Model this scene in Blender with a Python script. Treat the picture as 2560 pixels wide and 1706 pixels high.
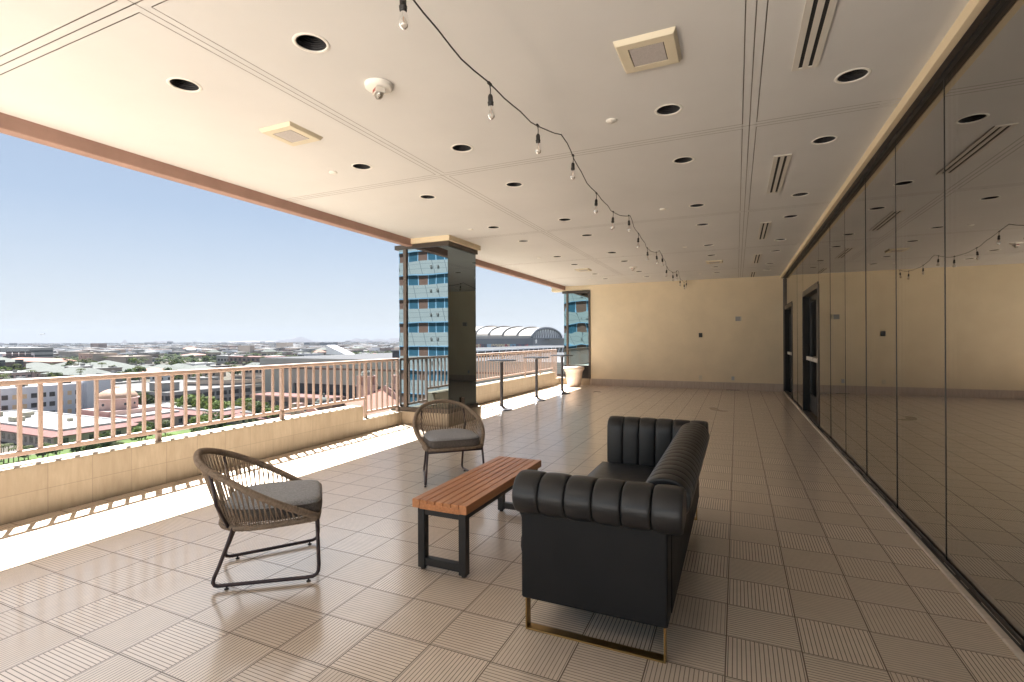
import bpy, bmesh, math, random
from mathutils import Vector, Matrix
for o in list(bpy.data.objects): bpy.data.objects.remove(o, do_unlink=True)
SC = bpy.context.scene
COL = SC.collection
RND = random.Random(7)

# ------------------------------------------------------------------ camera, sky, sun, exposure
F, YAW, ROLL, CAMZ = 1251.5, math.radians(24.17), math.radians(-0.25), 1.385
cy_, sy_ = math.cos(YAW), math.sin(YAW)
cam = bpy.data.cameras.new('camera')
cam.sensor_width = 36.0; cam.lens = F / 2560 * 36.0
cam.shift_y = -2 / 2560; cam.clip_start = 0.05; cam.clip_end = 60000
camo = bpy.data.objects.new('camera', cam); COL.objects.link(camo)
R_, U_, B_ = Vector((cy_, sy_, 0)), Vector((0, 0, 1)), Vector((sy_, -cy_, 0))
Rr = math.cos(ROLL) * R_ + math.sin(ROLL) * U_
Ur = -math.sin(ROLL) * R_ + math.cos(ROLL) * U_
M = Matrix((Rr, Ur, B_)).transposed().to_4x4(); M.translation = (0, 0, CAMZ)
camo.matrix_world = M
SC.camera = camo

SUN_TRAVEL = Vector((0.445, -0.26, -1.07)).normalized()
w = bpy.data.worlds.new('World'); SC.world = w; w.use_nodes = True
nt = w.node_tree; nt.nodes.clear()
sky = nt.nodes.new('ShaderNodeTexSky'); sky.sky_type = 'NISHITA'; sky.sun_disc = False
sky.sun_elevation = math.asin(-SUN_TRAVEL.z)
sky.sun_rotation = math.atan2(-SUN_TRAVEL.x, -SUN_TRAVEL.y)
sky.altitude = 300; sky.air_density = 1.0; sky.dust_density = 0.3; sky.ozone_density = 1.0
bg = nt.nodes.new('ShaderNodeBackground'); bg.inputs['Strength'].default_value = 0.05
wo = nt.nodes.new('ShaderNodeOutputWorld')
gam = nt.nodes.new('ShaderNodeGamma'); gam.inputs['Gamma'].default_value = 0.43
nt.links.new(sky.outputs[0], gam.inputs['Color']); hs = nt.nodes.new('ShaderNodeMix'); hs.data_type = 'RGBA'; hs.blend_type = 'MULTIPLY'; hs.inputs[0].default_value = 1.0; hs.inputs[7].default_value = (0.60, 0.64, 0.71, 1); nt.links.new(gam.outputs[0], hs.inputs[6]); tc = nt.nodes.new('ShaderNodeTexCoord'); sx = nt.nodes.new('ShaderNodeSeparateXYZ'); nt.links.new(tc.outputs['Generated'], sx.inputs[0])
def wmath(op, a, b=0.0, c=0.0):
    x = nt.nodes.new('ShaderNodeMath'); x.operation = op; x.use_clamp = op == 'MULTIPLY'
    for i, v in enumerate((a, b, c)):
        if isinstance(v, (int, float)): x.inputs[i].default_value = v
        else: nt.links.new(v, x.inputs[i])
    return x.outputs[0]
vm_ = nt.nodes.new('ShaderNodeVectorMath'); vm_.operation = 'MULTIPLY'; nt.links.new(tc.outputs['Generated'], vm_.inputs[0]); vm_.inputs[1].default_value = (7, 7, 46)
no = nt.nodes.new('ShaderNodeTexNoise'); no.inputs['Scale'].default_value = 1.0; no.inputs['Detail'].default_value = 7; no.inputs['Roughness'].default_value = .62; nt.links.new(vm_.outputs[0], no.inputs['Vector'])
mr = nt.nodes.new('ShaderNodeMapRange'); nt.links.new(no.outputs[0], mr.inputs[0]); mr.inputs[1].default_value = .55; mr.inputs[2].default_value = .78
lo = nt.nodes.new('ShaderNodeMapRange'); nt.links.new(sx.outputs[2], lo.inputs[0]); lo.inputs[1].default_value = .17; lo.inputs[2].default_value = .06
wf = wmath('MULTIPLY', mr.outputs[0], wmath('MULTIPLY', lo.outputs[0], .75))
hz_ = nt.nodes.new('ShaderNodeMapRange'); nt.links.new(sx.outputs[2], hz_.inputs[0]); hz_.inputs[1].default_value = .22; hz_.inputs[2].default_value = .0; hz_.inputs[4].default_value = .55
cl2 = nt.nodes.new('ShaderNodeMix'); cl2.data_type = 'RGBA'; nt.links.new(wmath('MAXIMUM', wf, hz_.outputs[0]), cl2.inputs[0]); nt.links.new(hs.outputs[2], cl2.inputs[6]); cl2.inputs[7].default_value = (1.65, 1.71, 1.79, 1)
nt.links.new(cl2.outputs[2], bg.inputs['Color']); nt.links.new(bg.outputs[0], wo.inputs[0])
sun = bpy.data.lights.new('sun', 'SUN'); sun.energy = 5.0; sun.angle = math.radians(0.5); sun.color = (1.0, 0.985, 0.96)
suno = bpy.data.objects.new('sun', sun); COL.objects.link(suno)
suno.rotation_euler = SUN_TRAVEL.to_track_quat('-Z', 'Y').to_euler(); suno.location = (-60, 30, 120)
SC.view_settings.view_transform = 'Standard'; SC.view_settings.look = 'None'
SC.view_settings.exposure = 3.3; SC.view_settings.gamma = 1.0
SC.cycles.use_denoising = True
SC.cycles.max_bounces = 14; SC.cycles.diffuse_bounces = 10; SC.cycles.glossy_bounces = 5
SC.cycles.transparent_max_bounces = 12; SC.cycles.transmission_bounces = 6
SC.cycles.caustics_reflective = False; SC.cycles.caustics_refractive = False
SC.cycles.sample_clamp_indirect = 6.0

# ------------------------------------------------------------------ helpers
def unproj(px, py, z):
    a, b = px - 1280, py - 851
    x = math.cos(ROLL) * a + math.sin(ROLL) * b; y = -math.sin(ROLL) * a + math.cos(ROLL) * b
    r, u = x / F, -y / F
    t = (z - CAMZ) / u
    return ((cy_ * r - sy_) * t, (sy_ * r + cy_) * t)

class MB:
    """collects shapes into one mesh"""
    def __init__(s): s.v = []; s.f = []; s.sm = []; s.mi = []
    def add(s, vs, fs, smooth=False, mi=0):
        n = len(s.v); s.v += [tuple(p) for p in vs]
        for f in fs: s.f.append([n + i for i in f]); s.sm.append(smooth); s.mi.append(mi)
    def box(s, x0, x1, y0, y1, z0, z1, mi=0):
        s.add([(x0,y0,z0),(x1,y0,z0),(x1,y1,z0),(x0,y1,z0),(x0,y0,z1),(x1,y0,z1),(x1,y1,z1),(x0,y1,z1)],
              [(0,3,2,1),(4,5,6,7),(0,1,5,4),(1,2,6,5),(2,3,7,6),(3,0,4,7)], mi=mi)
    def tube(s, pts, r, n=8, closed=False, cap=True, rs=None, mi=0):
        P = [Vector(p) for p in pts]; N = len(P); rings = []
        up = None
        for i in range(N):
            a = P[i-1] if (i > 0 or closed) else P[i]
            b = P[(i+1) % N] if (i < N-1 or closed) else P[i]
            t = (b - a).normalized()
            if up is None:
                up = Vector((0,0,1)) if abs(t.z) < .9 else Vector((1,0,0))
            e1 = (up - t * up.dot(t)); 
            if e1.length < 1e-6: e1 = t.orthogonal()
            e1.normalize(); up = e1; e2 = t.cross(e1)
            rr = rs[i] if rs else r
            rings.append([P[i] + e1 * (rr*math.cos(2*math.pi*k/n)) + e2 * (rr*math.sin(2*math.pi*k/n)) for k in range(n)])
        vs = [p for ring in rings for p in ring]; fs = []
        for i in range(N if closed else N-1):
            j = (i+1) % N
            for k in range(n):
                l = (k+1) % n
                fs.append((i*n+k, i*n+l, j*n+l, j*n+k))
        if cap and not closed:
            fs.append(tuple(reversed(range(n)))); fs.append(tuple((N-1)*n + k for k in range(n)))
        s.add(vs, fs, True, mi)
    def lathe(s, prof, n=24, c=(0,0,0), mi=0, smooth=True):
        vs = []; fs = []; m = len(prof)
        for k in range(n):
            a = 2*math.pi*k/n
            for r, z in prof: vs.append((c[0]+r*math.cos(a), c[1]+r*math.sin(a), c[2]+z))
        for k in range(n):
            l = (k+1) % n
            for i in range(m-1): fs.append((k*m+i, l*m+i, l*m+i+1, k*m+i+1))
        s.add(vs, fs, smooth, mi)
    def quad(s, a, b, c, d, mi=0): s.add([a,b,c,d], [(0,1,2,3)], mi=mi)
    def prism(s, poly, z0, z1, mi=0):
        n = len(poly)
        s.add([(x,y,z0) for x,y in poly]+[(x,y,z1) for x,y in poly],
              [tuple(reversed(range(n))), tuple(range(n,2*n))]+[(i,(i+1)%n,n+(i+1)%n,n+i) for i in range(n)], mi=mi)
    def mesh(s, name, mats):
        me = bpy.data.meshes.new(name); me.from_pydata(s.v, [], s.f); 
        for m in (mats if isinstance(mats, (list, tuple)) else [mats]): me.materials.append(m)
        me.polygons.foreach_set('use_smooth', s.sm); me.polygons.foreach_set('material_index', s.mi); me.update()
        return me
    def build(s, name, mats, parent=None, bevel=0, seg=2, loc=None):
        o = bpy.data.objects.new(name, s.mesh(name, mats)); COL.objects.link(o)
        if parent: o.parent = parent
        if loc: o.location = loc
        if bevel:
            md = o.modifiers.new('bevel', 'BEVEL'); md.width = bevel; md.segments = seg; md.limit_method = 'ANGLE'; md.angle_limit = math.radians(40)
            md.harden_normals = False
        return o

def tag(o, label, cat, group=None, kind=None):
    o['label'] = label; o['category'] = cat
    if group: o['group'] = group
    o['kind'] = kind or 'thing'
    return o
def thing(name, label, cat, loc=(0,0,0), rz=0, group=None):
    o = bpy.data.objects.new(name, None); COL.objects.link(o); o.location = loc; o.rotation_euler = (0,0,rz)
    o.empty_display_size = .2
    return tag(o, label, cat, group)
def struct(o, label=None):
    o['kind'] = 'structure'
    if label: o['label'] = label
    return o
def dup(root, loc=None, rz=None, label=None, scale=None):
    r = root.copy(); COL.objects.link(r)
    if loc is not None: r.location = loc
    if rz is not None: r.rotation_euler = (0,0,rz)
    if scale is not None: r.scale = scale
    if label: r['label'] = label
    for ch in list(root.children):
        c = ch.copy(); COL.objects.link(c); c.parent = r
        for g in list(ch.children):
            d = g.copy(); COL.objects.link(d); d.parent = c
    return r
def inst(name, me, parent=None, loc=(0,0,0), rz=0, sc=(1,1,1)):
    o = bpy.data.objects.new(name, me); COL.objects.link(o); o.location = loc; o.rotation_euler = (0,0,rz); o.scale = sc
    if parent: o.parent = parent
    return o
ORD = ['first','second','third','fourth','fifth','sixth','seventh','eighth','ninth','tenth','eleventh','twelfth','thirteenth','fourteenth','fifteenth','sixteenth','seventeenth','eighteenth','nineteenth','twentieth']

def cr(pts, n=10):
    P = [Vector(p) for p in pts]; P = [2*P[0]-P[1]] + P + [2*P[-1]-P[-2]]; out = []
    for i in range(1, len(P)-2):
        for k in range(n):
            t = k/n; a,b,c,d = P[i-1:i+3]
            out.append(.5*((2*b)+(c-a)*t+(2*a-5*b+4*c-d)*t*t+(3*b-a-3*c+d)*t**3))
    out.append(P[-2]); return out

# ------------------------------------------------------------------ materials
class NB:
    """tiny node builder"""
    def __init__(s, name):
        s.m = bpy.data.materials.new(name); s.m.use_nodes = True; s.t = s.m.node_tree; s.t.nodes.clear()
        s.out = s.t.nodes.new('ShaderNodeOutputMaterial')
    def n(s, ty, **kw):
        x = s.t.nodes.new(ty)
        for k, v in kw.items(): setattr(x, k, v)
        return x
    def l(s, a, b): s.t.links.new(a, b)
    def math(s, op, a, b=None, c=None, clamp=False):
        x = s.n('ShaderNodeMath', operation=op); x.use_clamp = clamp
        for i, v in enumerate((a, b, c)):
            if v is None: continue
            if isinstance(v, (int, float)): x.inputs[i].default_value = v
            else: s.l(v, x.inputs[i])
        return x.outputs[0]
    def mix(s, f, a, b, mode='MIX'):
        x = s.n('ShaderNodeMix', data_type='RGBA', blend_type=mode)
        for i, v in ((0, f), (6, a), (7, b)):
            if isinstance(v, (int, float)): x.inputs[i].default_value = v
            elif isinstance(v, tuple): x.inputs[i].default_value = (*v[:3], 1)
            else: s.l(v, x.inputs[i])
        return x.outputs[2]
    def noise(s, vec, scale, detail=3, rough=.5):
        x = s.n('ShaderNodeTexNoise'); x.inputs['Scale'].default_value = scale; x.inputs['Detail'].default_value = detail; x.inputs['Roughness'].default_value = rough
        if vec is not None: s.l(vec, x.inputs['Vector'])
        return x.outputs[0]
    def ramp(s, v, a, b):
        x = s.n('ShaderNodeMapRange'); x.clamp = True
        x.inputs[1].default_value = a; x.inputs[2].default_value = b; s.l(v, x.inputs[0]); return x.outputs[0]
    def geo(s): return s.n('ShaderNodeNewGeometry').outputs['Position']
    def obj(s): return s.n('ShaderNodeTexCoord').outputs['Object']
    def scale(s, vec, sc):
        x = s.n('ShaderNodeVectorMath', operation='MULTIPLY'); s.l(vec, x.inputs[0]); x.inputs[1].default_value = sc; return x.outputs[0]
    def xyz(s, vec):
        x = s.n('ShaderNodeSeparateXYZ'); s.l(vec, x.inputs[0]); return x.outputs
    def bump(s, h, strength=.3, dist=.01):
        x = s.n('ShaderNodeBump'); x.inputs['Strength'].default_value = strength; x.inputs['Distance'].default_value = dist; s.l(h, x.inputs['Height']); return x.outputs[0]
    def pri(s, color, rough=.6, metal=0, spec=.5, normal=None, coat=0, sheen=0):
        p = s.n('ShaderNodeBsdfPrincipled')
        for k, v in (('Base Color', color), ('Roughness', rough), ('Metallic', metal), ('Specular IOR Level', spec), ('Coat Weight', coat), ('Sheen Weight', sheen)):
            if isinstance(v, tuple): p.inputs[k].default_value = (*v[:3], 1)
            elif isinstance(v, (int, float)): p.inputs[k].default_value = v
            else: s.l(v, p.inputs[k])
        if normal is not None: s.l(normal, p.inputs['Normal'])
        s.l(p.outputs[0], s.out.inputs[0]); return p

def plain(name, col, rough=.6, metal=0, var=.12, scale=3.0, spec=.5, bump=0, bscale=80, world=False, coat=0, sheen=0, stretch=(1,1,1)):
    b = NB(name); vec = b.geo() if world else b.obj()
    if stretch != (1,1,1): vec = b.scale(vec, stretch)
    f = b.ramp(b.noise(vec, scale, 5, .6), .3, .7)
    c = b.mix(f, tuple(x*(1-var) for x in col), tuple(min(1, x*(1+var)) for x in col))
    nm = b.bump(b.noise(vec, bscale, 3), bump, .004) if bump else None
    rv = b.math('MULTIPLY_ADD', b.noise(vec, scale*2.3, 3), .18, rough-.09, True)
    b.pri(c, rv, metal, spec, nm, coat, sheen); return b.m

T = 0.308
def tile_floor():
    b = NB('floor_tile'); p = b.geo(); x, y, z = b.xyz(p)
    u = b.math('MULTIPLY_ADD', x, 1/T, 0.16+40); v = b.math('MULTIPLY_ADD', y, 1/T, -0.255+40)
    iu, iv = b.math('FLOOR', u), b.math('FLOOR', v); fu, fv = b.math('FRACT', u), b.math('FRACT', v)
    par = b.math('MODULO', b.math('ADD', iu, iv), 2.0)          # checkerboard of groove directions
    # index offset: tile corner (0,0) sits at X=-11.16 T, Y=4.255 T
    par = b.math('GREATER_THAN', b.math('ABSOLUTE', b.math('SUBTRACT', par, 1.0)), .5)
    g = b.mix(par, fu, fv)
    gs = b.n('ShaderNodeSeparateColor'); b.l(g, gs.inputs[0]); g = gs.outputs[0]
    gw = b.math('FRACT', b.math('MULTIPLY', g, 17.0))
    gd = b.math('ABSOLUTE', b.math('SUBTRACT', gw, .5))
    ed = b.math('MINIMUM', b.math('MINIMUM', fu, b.math('SUBTRACT', 1.0, fu)), b.math('MINIMUM', fv, b.math('SUBTRACT', 1.0, fv)))
    cell = b.n('ShaderNodeCombineXYZ'); b.l(iu, cell.inputs[0]); b.l(iv, cell.inputs[1])
    wn = b.n('ShaderNodeTexWhiteNoise', noise_dimensions='2D'); b.l(cell.outputs[0], wn.inputs['Vector'])
    big = b.noise(p, .45, 2, .5); fine = b.noise(p, 14, 5, .65)
    groove = b.math('MULTIPLY', b.math('SUBTRACT', 1.0, b.ramp(gd, .055, .13)), b.math('GREATER_THAN', ed, .012))
    depth = b.math('MULTIPLY_ADD', wn.outputs['Value'], .35, b.ramp(big, .3, .75))
    gcol = b.math('MULTIPLY', groove, b.math('MULTIPLY_ADD', b.ramp(wn.outputs['Value'], .1, .7), .42, .55))
    grout = b.math('SUBTRACT', 1.0, b.ramp(ed, .006, .012))
    base = b.mix(wn.outputs['Value'], FLOOR_A, FLOOR_B)
    base = b.mix(b.math('MULTIPLY', b.ramp(fine, .3, .8), .2), base, (.30,.235,.175))
    st = b.noise(p, 1.1, 3, .5)
    base = b.mix(b.math('MULTIPLY', st, .06), base, (.27,.20,.14))
    c = b.mix(gcol, base, (.10,.068,.045)); c = b.mix(grout, c, (.13,.088,.058))
    gr = b.math('MAXIMUM', groove, grout)
    h = b.math('SUBTRACT', 1.0, gr)
    rough = b.math('ADD', b.math('MULTIPLY_ADD', b.noise(p, .8, 2, .5), .05, .14), b.math('MULTIPLY', gr, .5))
    nm = b.bump(h, .12, .003)
    pr = b.pri(c, b.math('ADD', rough, .12), 0, .5, nm, coat=.45); pr.inputs['Coat Roughness'].default_value = .11; pr.inputs['Coat IOR'].default_value = 1.55; b.l(b.bump(h, .03, .003), pr.inputs['Coat Normal']); return b.m
FLOOR_A, FLOOR_B = (.65,.535,.42), (.77,.645,.52)

def stone_clad(name, c1, c2, tz=.205, ty=T, off=0.0, axis='y'):
    b = NB(name); p = b.geo(); x, y, z = b.xyz(p)
    a = y if axis == 'y' else x
    fu = b.math('FRACT', b.math('MULTIPLY_ADD', a, 1/ty, 40+off)); iu = b.math('FLOOR', b.math('MULTIPLY_ADD', a, 1/ty, 40+off))
    fv = b.math('FRACT', b.math('MULTIPLY_ADD', z, 1/tz, 1.0)); iv = b.math('FLOOR', b.math('MULTIPLY_ADD', z, 1/tz, 1.0))
    ed = b.math('MINIMUM', b.math('MULTIPLY', b.math('MINIMUM', fu, b.math('SUBTRACT', 1.0, fu)), ty), b.math('MULTIPLY', b.math('MINIMUM', fv, b.math('SUBTRACT', 1.0, fv)), tz))
    cell = b.n('ShaderNodeCombineXYZ'); b.l(iu, cell.inputs[0]); b.l(iv, cell.inputs[1])
    wn = b.n('ShaderNodeTexWhiteNoise', noise_dimensions='2D'); b.l(cell.outputs[0], wn.inputs['Vector'])
    streak = b.noise(b.scale(p, (9, 9, 1.6)), 3, 5, .6)
    c = b.mix(b.ramp(streak, .3, .72), c1, c2)
    c = b.mix(b.math('MULTIPLY', wn.outputs['Value'], .3), c, tuple(k*.78 for k in c1))
    c = b.mix(b.math('MULTIPLY', b.ramp(b.noise(p, 3, 5), .55, .8), .3), c, tuple(k*.6 for k in c1))
    jt = b.math('SUBTRACT', 1.0, b.ramp(ed, .0012, .0035))
    c = b.mix(b.math('MULTIPLY', jt, .5), c, tuple(k*.5 for k in c1))
    b.pri(c, .6, 0, .4, b.bump(b.math('MULTIPLY_ADD', jt, -1.0, streak), .15, .003)); return b.m

def glass_mat(name, refl, trans, ior, base, rough=0.0, wav=0.0, wscale=1.2):
    b = NB(name); g = b.n('ShaderNodeBsdfGlossy'); g.inputs['Color'].default_value = (*refl, 1); g.inputs['Roughness'].default_value = rough
    t = b.n('ShaderNodeBsdfTransparent'); t.inputs['Color'].default_value = (*trans, 1)
    fr = b.n('ShaderNodeFresnel'); fr.inputs['IOR'].default_value = ior
    f = b.math('MULTIPLY_ADD', fr.outputs[0], 1-base, base, True)
    if wav:
        nm = b.bump(b.noise(b.geo(), wscale, 1), wav, .02); b.l(nm, g.inputs['Normal'])
    m = b.n('ShaderNodeMixShader'); b.l(f, m.inputs[0]); b.l(t.outputs[0], m.inputs[1]); b.l(g.outputs[0], m.inputs[2])
    b.l(m.outputs[0], b.out.inputs[0]); return b.m

MT = {}
MT['floor'] = tile_floor()
MT['ceiling'] = plain('ceiling_paint', (.635,.62,.602), .75, var=.045, scale=.8, bump=.08, bscale=160, world=True)
MT['stucco'] = plain('yellow_stucco', (.73,.61,.43), .85, var=.05, scale=1.6, bump=.35, bscale=120, world=True, spec=.2)
MT['skirt'] = stone_clad('skirting_tile', (.46,.37,.30), (.56,.46,.38), .6, T, .1, 'x')
MT['curb'] = stone_clad('parapet_stone', (.27,.22,.155), (.34,.285,.21))
MT['pedestal'] = stone_clad('pedestal_stone', (.33,.265,.185), (.41,.335,.245), .4, .45, .3, 'x')
MT['pink'] = plain('pink_painted_steel', (.38,.285,.24), .42, var=.06, scale=6)
MT['beam'] = plain('dusty_pink_beam', (.35,.215,.17), .75, var=.09, scale=4, bump=.25, bscale=60)
MT['bronze'] = plain('dark_bronze_metal', (.075,.058,.046), .42, .35, var=.1)
MT['bronze_light'] = plain('bronze_trim', (.13,.095,.07), .45, .3, var=.1)
MT['black_metal'] = plain('black_frame_metal', (.018,.017,.017), .4, .2, var=.1)
MT['sealant'] = plain('dark_channel', (.028,.024,.022), .5, var=.2, scale=8)
MT['glass'] = glass_mat('tinted_glass', (.95,.94,.92), (.40,.38,.34), 1.5, .46, wav=.012, wscale=.7)
MT['mirror'] = glass_mat('mirror_glass', (.66,.78,.84), (.012,.013,.014), 1.5, .26, wav=.03, wscale=1.5)
MT['mirror_teal'] = glass_mat('mirror_glass_teal', (.56,.76,.80), (.012,.016,.018), 1.5, .22, wav=.10, wscale=1.8)
MT['white_trim'] = plain('white_trim', (.80,.77,.71), .45, var=.03)
MT['cream_plastic'] = plain('cream_plastic', (.64,.565,.42), .5, var=.04)
MT['grille'] = plain('speaker_grille', (.46,.42,.40), .7, var=.12, scale=120)
MT['baffle'] = plain('black_baffle', (.013,.012,.014), .5, var=.2)
MT['slot'] = plain('slot_black', (.012,.011,.01), .8, var=.2)
MT['vent'] = plain('vent_metal', (.62,.58,.52), .5, var=.05)
MT['black_plastic'] = plain('black_rubber', (.02,.017,.016), .5, var=.15)
MT['bulb'] = glass_mat('bulb_glass', (.95,.95,.95), (.90,.88,.85), 1.45, .09)
MT['filament'] = plain('filament', (.55,.22,.10), .5)
MT['chrome'] = plain('chrome', (.75,.75,.75), .12, 1.0, var=.03)
MT['grey_plastic'] = plain('grey_plastic', (.30,.29,.28), .5, var=.05)
MT['red_print'] = plain('red_print', (.45,.05,.03), .6)
MT['rope'] = plain('brown_rope', (.245,.185,.135), .85, var=.22, scale=40, bump=.5, bscale=220, spec=.25)
MT['rope_light'] = plain('brown_cord', (.265,.20,.145), .8, var=.2, scale=30, spec=.25)
MT['chair_steel'] = plain('brown_steel', (.045,.028,.030), .38, .2, var=.1)
MT['brass'] = plain('antique_brass', (.38,.235,.085), .33, .9, var=.1)
MT['terracotta'] = plain('terracotta_whitewash', (.72,.60,.51), .85, var=.16, scale=7, bump=.3, bscale=40)
MT['table_top'] = plain('black_laminate', (.035,.035,.04), .28, var=.1)
MT['table_metal'] = plain('grey_steel', (.09,.09,.10), .32, .7, var=.1)
MT['dark_room'] = plain('interior_wall', (.42,.38,.32), .9, var=.05)
MT['carpet'] = plain('interior_carpet', (.20,.17,.14), .95, var=.15, scale=20)
MT['drape'] = plain('drape', (.75,.72,.66), .9, var=.05, stretch=(12,12,.3))

def fabric(name, col, rough, weave, var=.15, sheen=.0):
    b = NB(name); p = b.obj()
    n1 = b.noise(b.scale(p, (1,1,.25)), weave, 2); n2 = b.noise(b.scale(p, (.25,1,1)), weave, 2)
    f = b.ramp(b.math('ADD', n1, n2), .75, 1.25)
    c = b.mix(f, tuple(k*(1-var) for k in col), tuple(k*(1+var) for k in col))
    b.pri(c, rough, 0, .3, b.bump(f, .25, .002), sheen=sheen); return b.m
MT['cushion'] = fabric('grey_woven_fabric', (.30,.302,.308), .9, 260, .28)
MT['cushion_side'] = fabric('grey_cushion_gusset', (.13,.115,.105), .92, 260, .25)
def leather():
    b = NB('black_leather'); p = b.obj()
    vo = b.n('ShaderNodeTexVoronoi'); vo.inputs['Scale'].default_value = 260; b.l(p, vo.inputs['Vector'])
    big = b.noise(p, 6, 4); wr = b.noise(b.scale(p, (1,1,3)), 22, 4, .6)
    c = b.mix(b.ramp(big, .3, .7), (.008,.008,.0095), (.013,.0128,.0135))
    r = b.math('MULTIPLY_ADD', b.noise(p, 12, 4), .16, .33)
    h = b.math('MULTIPLY_ADD', vo.outputs['Distance'], .05, b.math('MULTIPLY_ADD', wr, .9, b.math('MULTIPLY', big, 1.4)))
    b.pri(c, r, 0, .5, b.bump(h, .22, .006)); return b.m
MT['leather'] = leather()
MT['leather_panel'] = plain('black_leatherette', (.0065,.0065,.0072), .6, var=.15, spec=.28, bump=.2, bscale=300)
def wood():
    b = NB('oiled_teak'); p = b.obj()
    g = b.noise(b.scale(p, (26, 1.3, 26)), 3.2, 5, .6); g2 = b.noise(b.scale(p, (9, .5, 9)), 2.0, 3)
    info = b.n('ShaderNodeObjectInfo').outputs['Random']
    c = b.mix(b.ramp(g, .3, .7), (.40,.15,.052), (.61,.265,.108)); c = b.mix(b.math('MULTIPLY', b.ramp(g2, .4, .7), .35), c, (.27,.095,.036))
    c = b.mix(b.math('MULTIPLY', info, .3), c, (.58,.27,.13))
    b.pri(c, .38, 0, .5, b.bump(g, .08, .002)); return b.m
MT['wood'] = wood()
#CITY_MATERIALS

# ------------------------------------------------------------------ terrace: floor, ceiling, walls
HC = 3.06; YE = 14.97; YB = -1.5; XG = 1.17
m = MB(); m.box(-5.34, XG+.02, YB-.2, YE+.2, -.35, 0); struct(m.build('terrace_floor', MT['floor']), 'grooved beige tile terrace floor')

LX = [-3.28, -2.175, -.447, .68]; LY = [2.108, 3.80, 4.925, 6.66, 7.80, 9.55, 10.71, 12.47, 13.58]
GX = [-2.715, .098]; GY = [-1.4, 1.5, 4.345, 7.235, 10.125, 13.015]
def build_ceiling():
    x0, x1 = -4.88, 1.06; hw = .0028; off = .05; HS = .13
    xs = {x0, x1}; ys = {YB, YE}
    for g in GX:
        for d in (-off, 0, off): xs |= {g+d-hw, g+d+hw}
    for g in GY:
        for d in (-off, 0, off): ys |= {g+d-hw, g+d+hw}
    for x in LX: xs |= {x-HS, x+HS}
    for y in LY: ys |= {y-HS, y+HS}
    xs, ys = sorted(xs), sorted(ys); m = MB()
    def strip(v, G):
        for g in G:
            if abs(v-g) < hw: return 'c'
            if abs(abs(v-g)-off) < hw: return 'o'
        return None
    def cross(v, G): return any(abs(v-g) < off-hw*.5 for g in G)
    for i in range(len(xs)-1):
        for j in range(len(ys)-1):
            a, b_, c, d = xs[i], xs[i+1], ys[j], ys[j+1]; mx, my = (a+b_)/2, (c+d)/2
            sx, sy = strip(mx, GX), strip(my, GY)
            gap = sx == 'c' or sy == 'c' or (sx == 'o' and not cross(my, GY)) or (sy == 'o' and not cross(mx, GX))
            lx = [x for x in LX if abs(mx-x) < .02 and abs(b_-a-2*HS) < .01]; ly = [y for y in LY if abs(my-y) < .02 and abs(d-c-2*HS) < .01]
            if gap:
                for (p, q) in (((a,c),(b_,c)),((b_,c),(b_,d)),((b_,d),(a,d)),((a,d),(a,c))):
                    pass
                m.quad((a,c,HC+.012),(a,d,HC+.012),(b_,d,HC+.012),(b_,c,HC+.012), mi=1)
            elif lx and ly:
                n = 40; R = .083; cx, cyy = lx[0], ly[0]; vs = []
                for k in range(n):
                    t = 2*math.pi*k/n; ct, st = math.cos(t), math.sin(t); s = HS/max(abs(ct), abs(st))
                    vs.append((cx+s*ct, cyy+s*st, HC)); vs.append((cx+R*ct, cyy+R*st, HC))
                m.add(vs, [(2*k, 2*k+1, (2*k+3) % (2*n), (2*k+2) % (2*n)) for k in range(n)])
            else:
                m.quad((a,c,HC),(a,d,HC),(b_,d,HC),(b_,c,HC))
    m.quad((x0-.02,YB,HC+.25),(x0-.02,YE,HC+.25),(x1+.02,YE,HC+.25),(x1+.02,YB,HC+.25), mi=1)
    for (a, b_, c, d) in ((x0-.02,x1+.02,YB-.1,YB),(x0-.02,x1+.02,YE,YE+.1),(x0-.1,x0-.02,YB-.1,YE+.1),(x1+.02,x1+.1,YB-.1,YE+.1)):
        m.box(a, b_, c, d, HC+.001, HC+.27)
    o = m.build('ceiling', [MT['ceiling'], plain('joint_shadow', (.24,.20,.165), .9)]); return struct(o, 'cream painted soffit ceiling with paired grooves')
build_ceiling()
m = MB(); m.box(-5.62, 12, YB-.6, YE+1.4, 3.69, 4.4); struct(m.build('roof', MT['ceiling']), 'unseen slab above, added to set the sun edge on the floor')  # added overhang, out of view; sets where the floor's sun strip ends

m = MB(); m.box(-5.34, 12, -18, YB-.201, -.35, -.004); struct(m.build('added_deck', plain('bounce_deck_stone', (.68,.62,.55), .7, var=.08, world=True)), 'pale deck added behind the camera to bounce sunlight under the roof')  # unseen deck, added so sunlight bounces in at the near end
# end wall with skirting
t = thing('end_wall', 'plain yellow stucco wall closing the far end of the terrace', 'wall', (0,YE,0))
m = MB(); m.box(-4.08, 1.3, 0, .3, .2, HC); m.box(-5.34, -4.08, 0, .3, 2.915, HC+.3); m.box(-4.08, 1.3, .012, .3, 0, .2); m.build('plaster', MT['stucco'], t)
m = MB(); m.box(-4.10, 1.135, -.012, .01, 0, .2); m.build('skirting', MT['skirt'], t, .003)
# edge beam over the open side
m = MB(); m.box(-5.0, -4.88, YB-.6, YE+.4, 2.945, 3.69)
tag(m.build('edge_beam', MT['beam'], bevel=.008), 'dusty pink beam along the open edge of the ceiling', 'beam')

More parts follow.
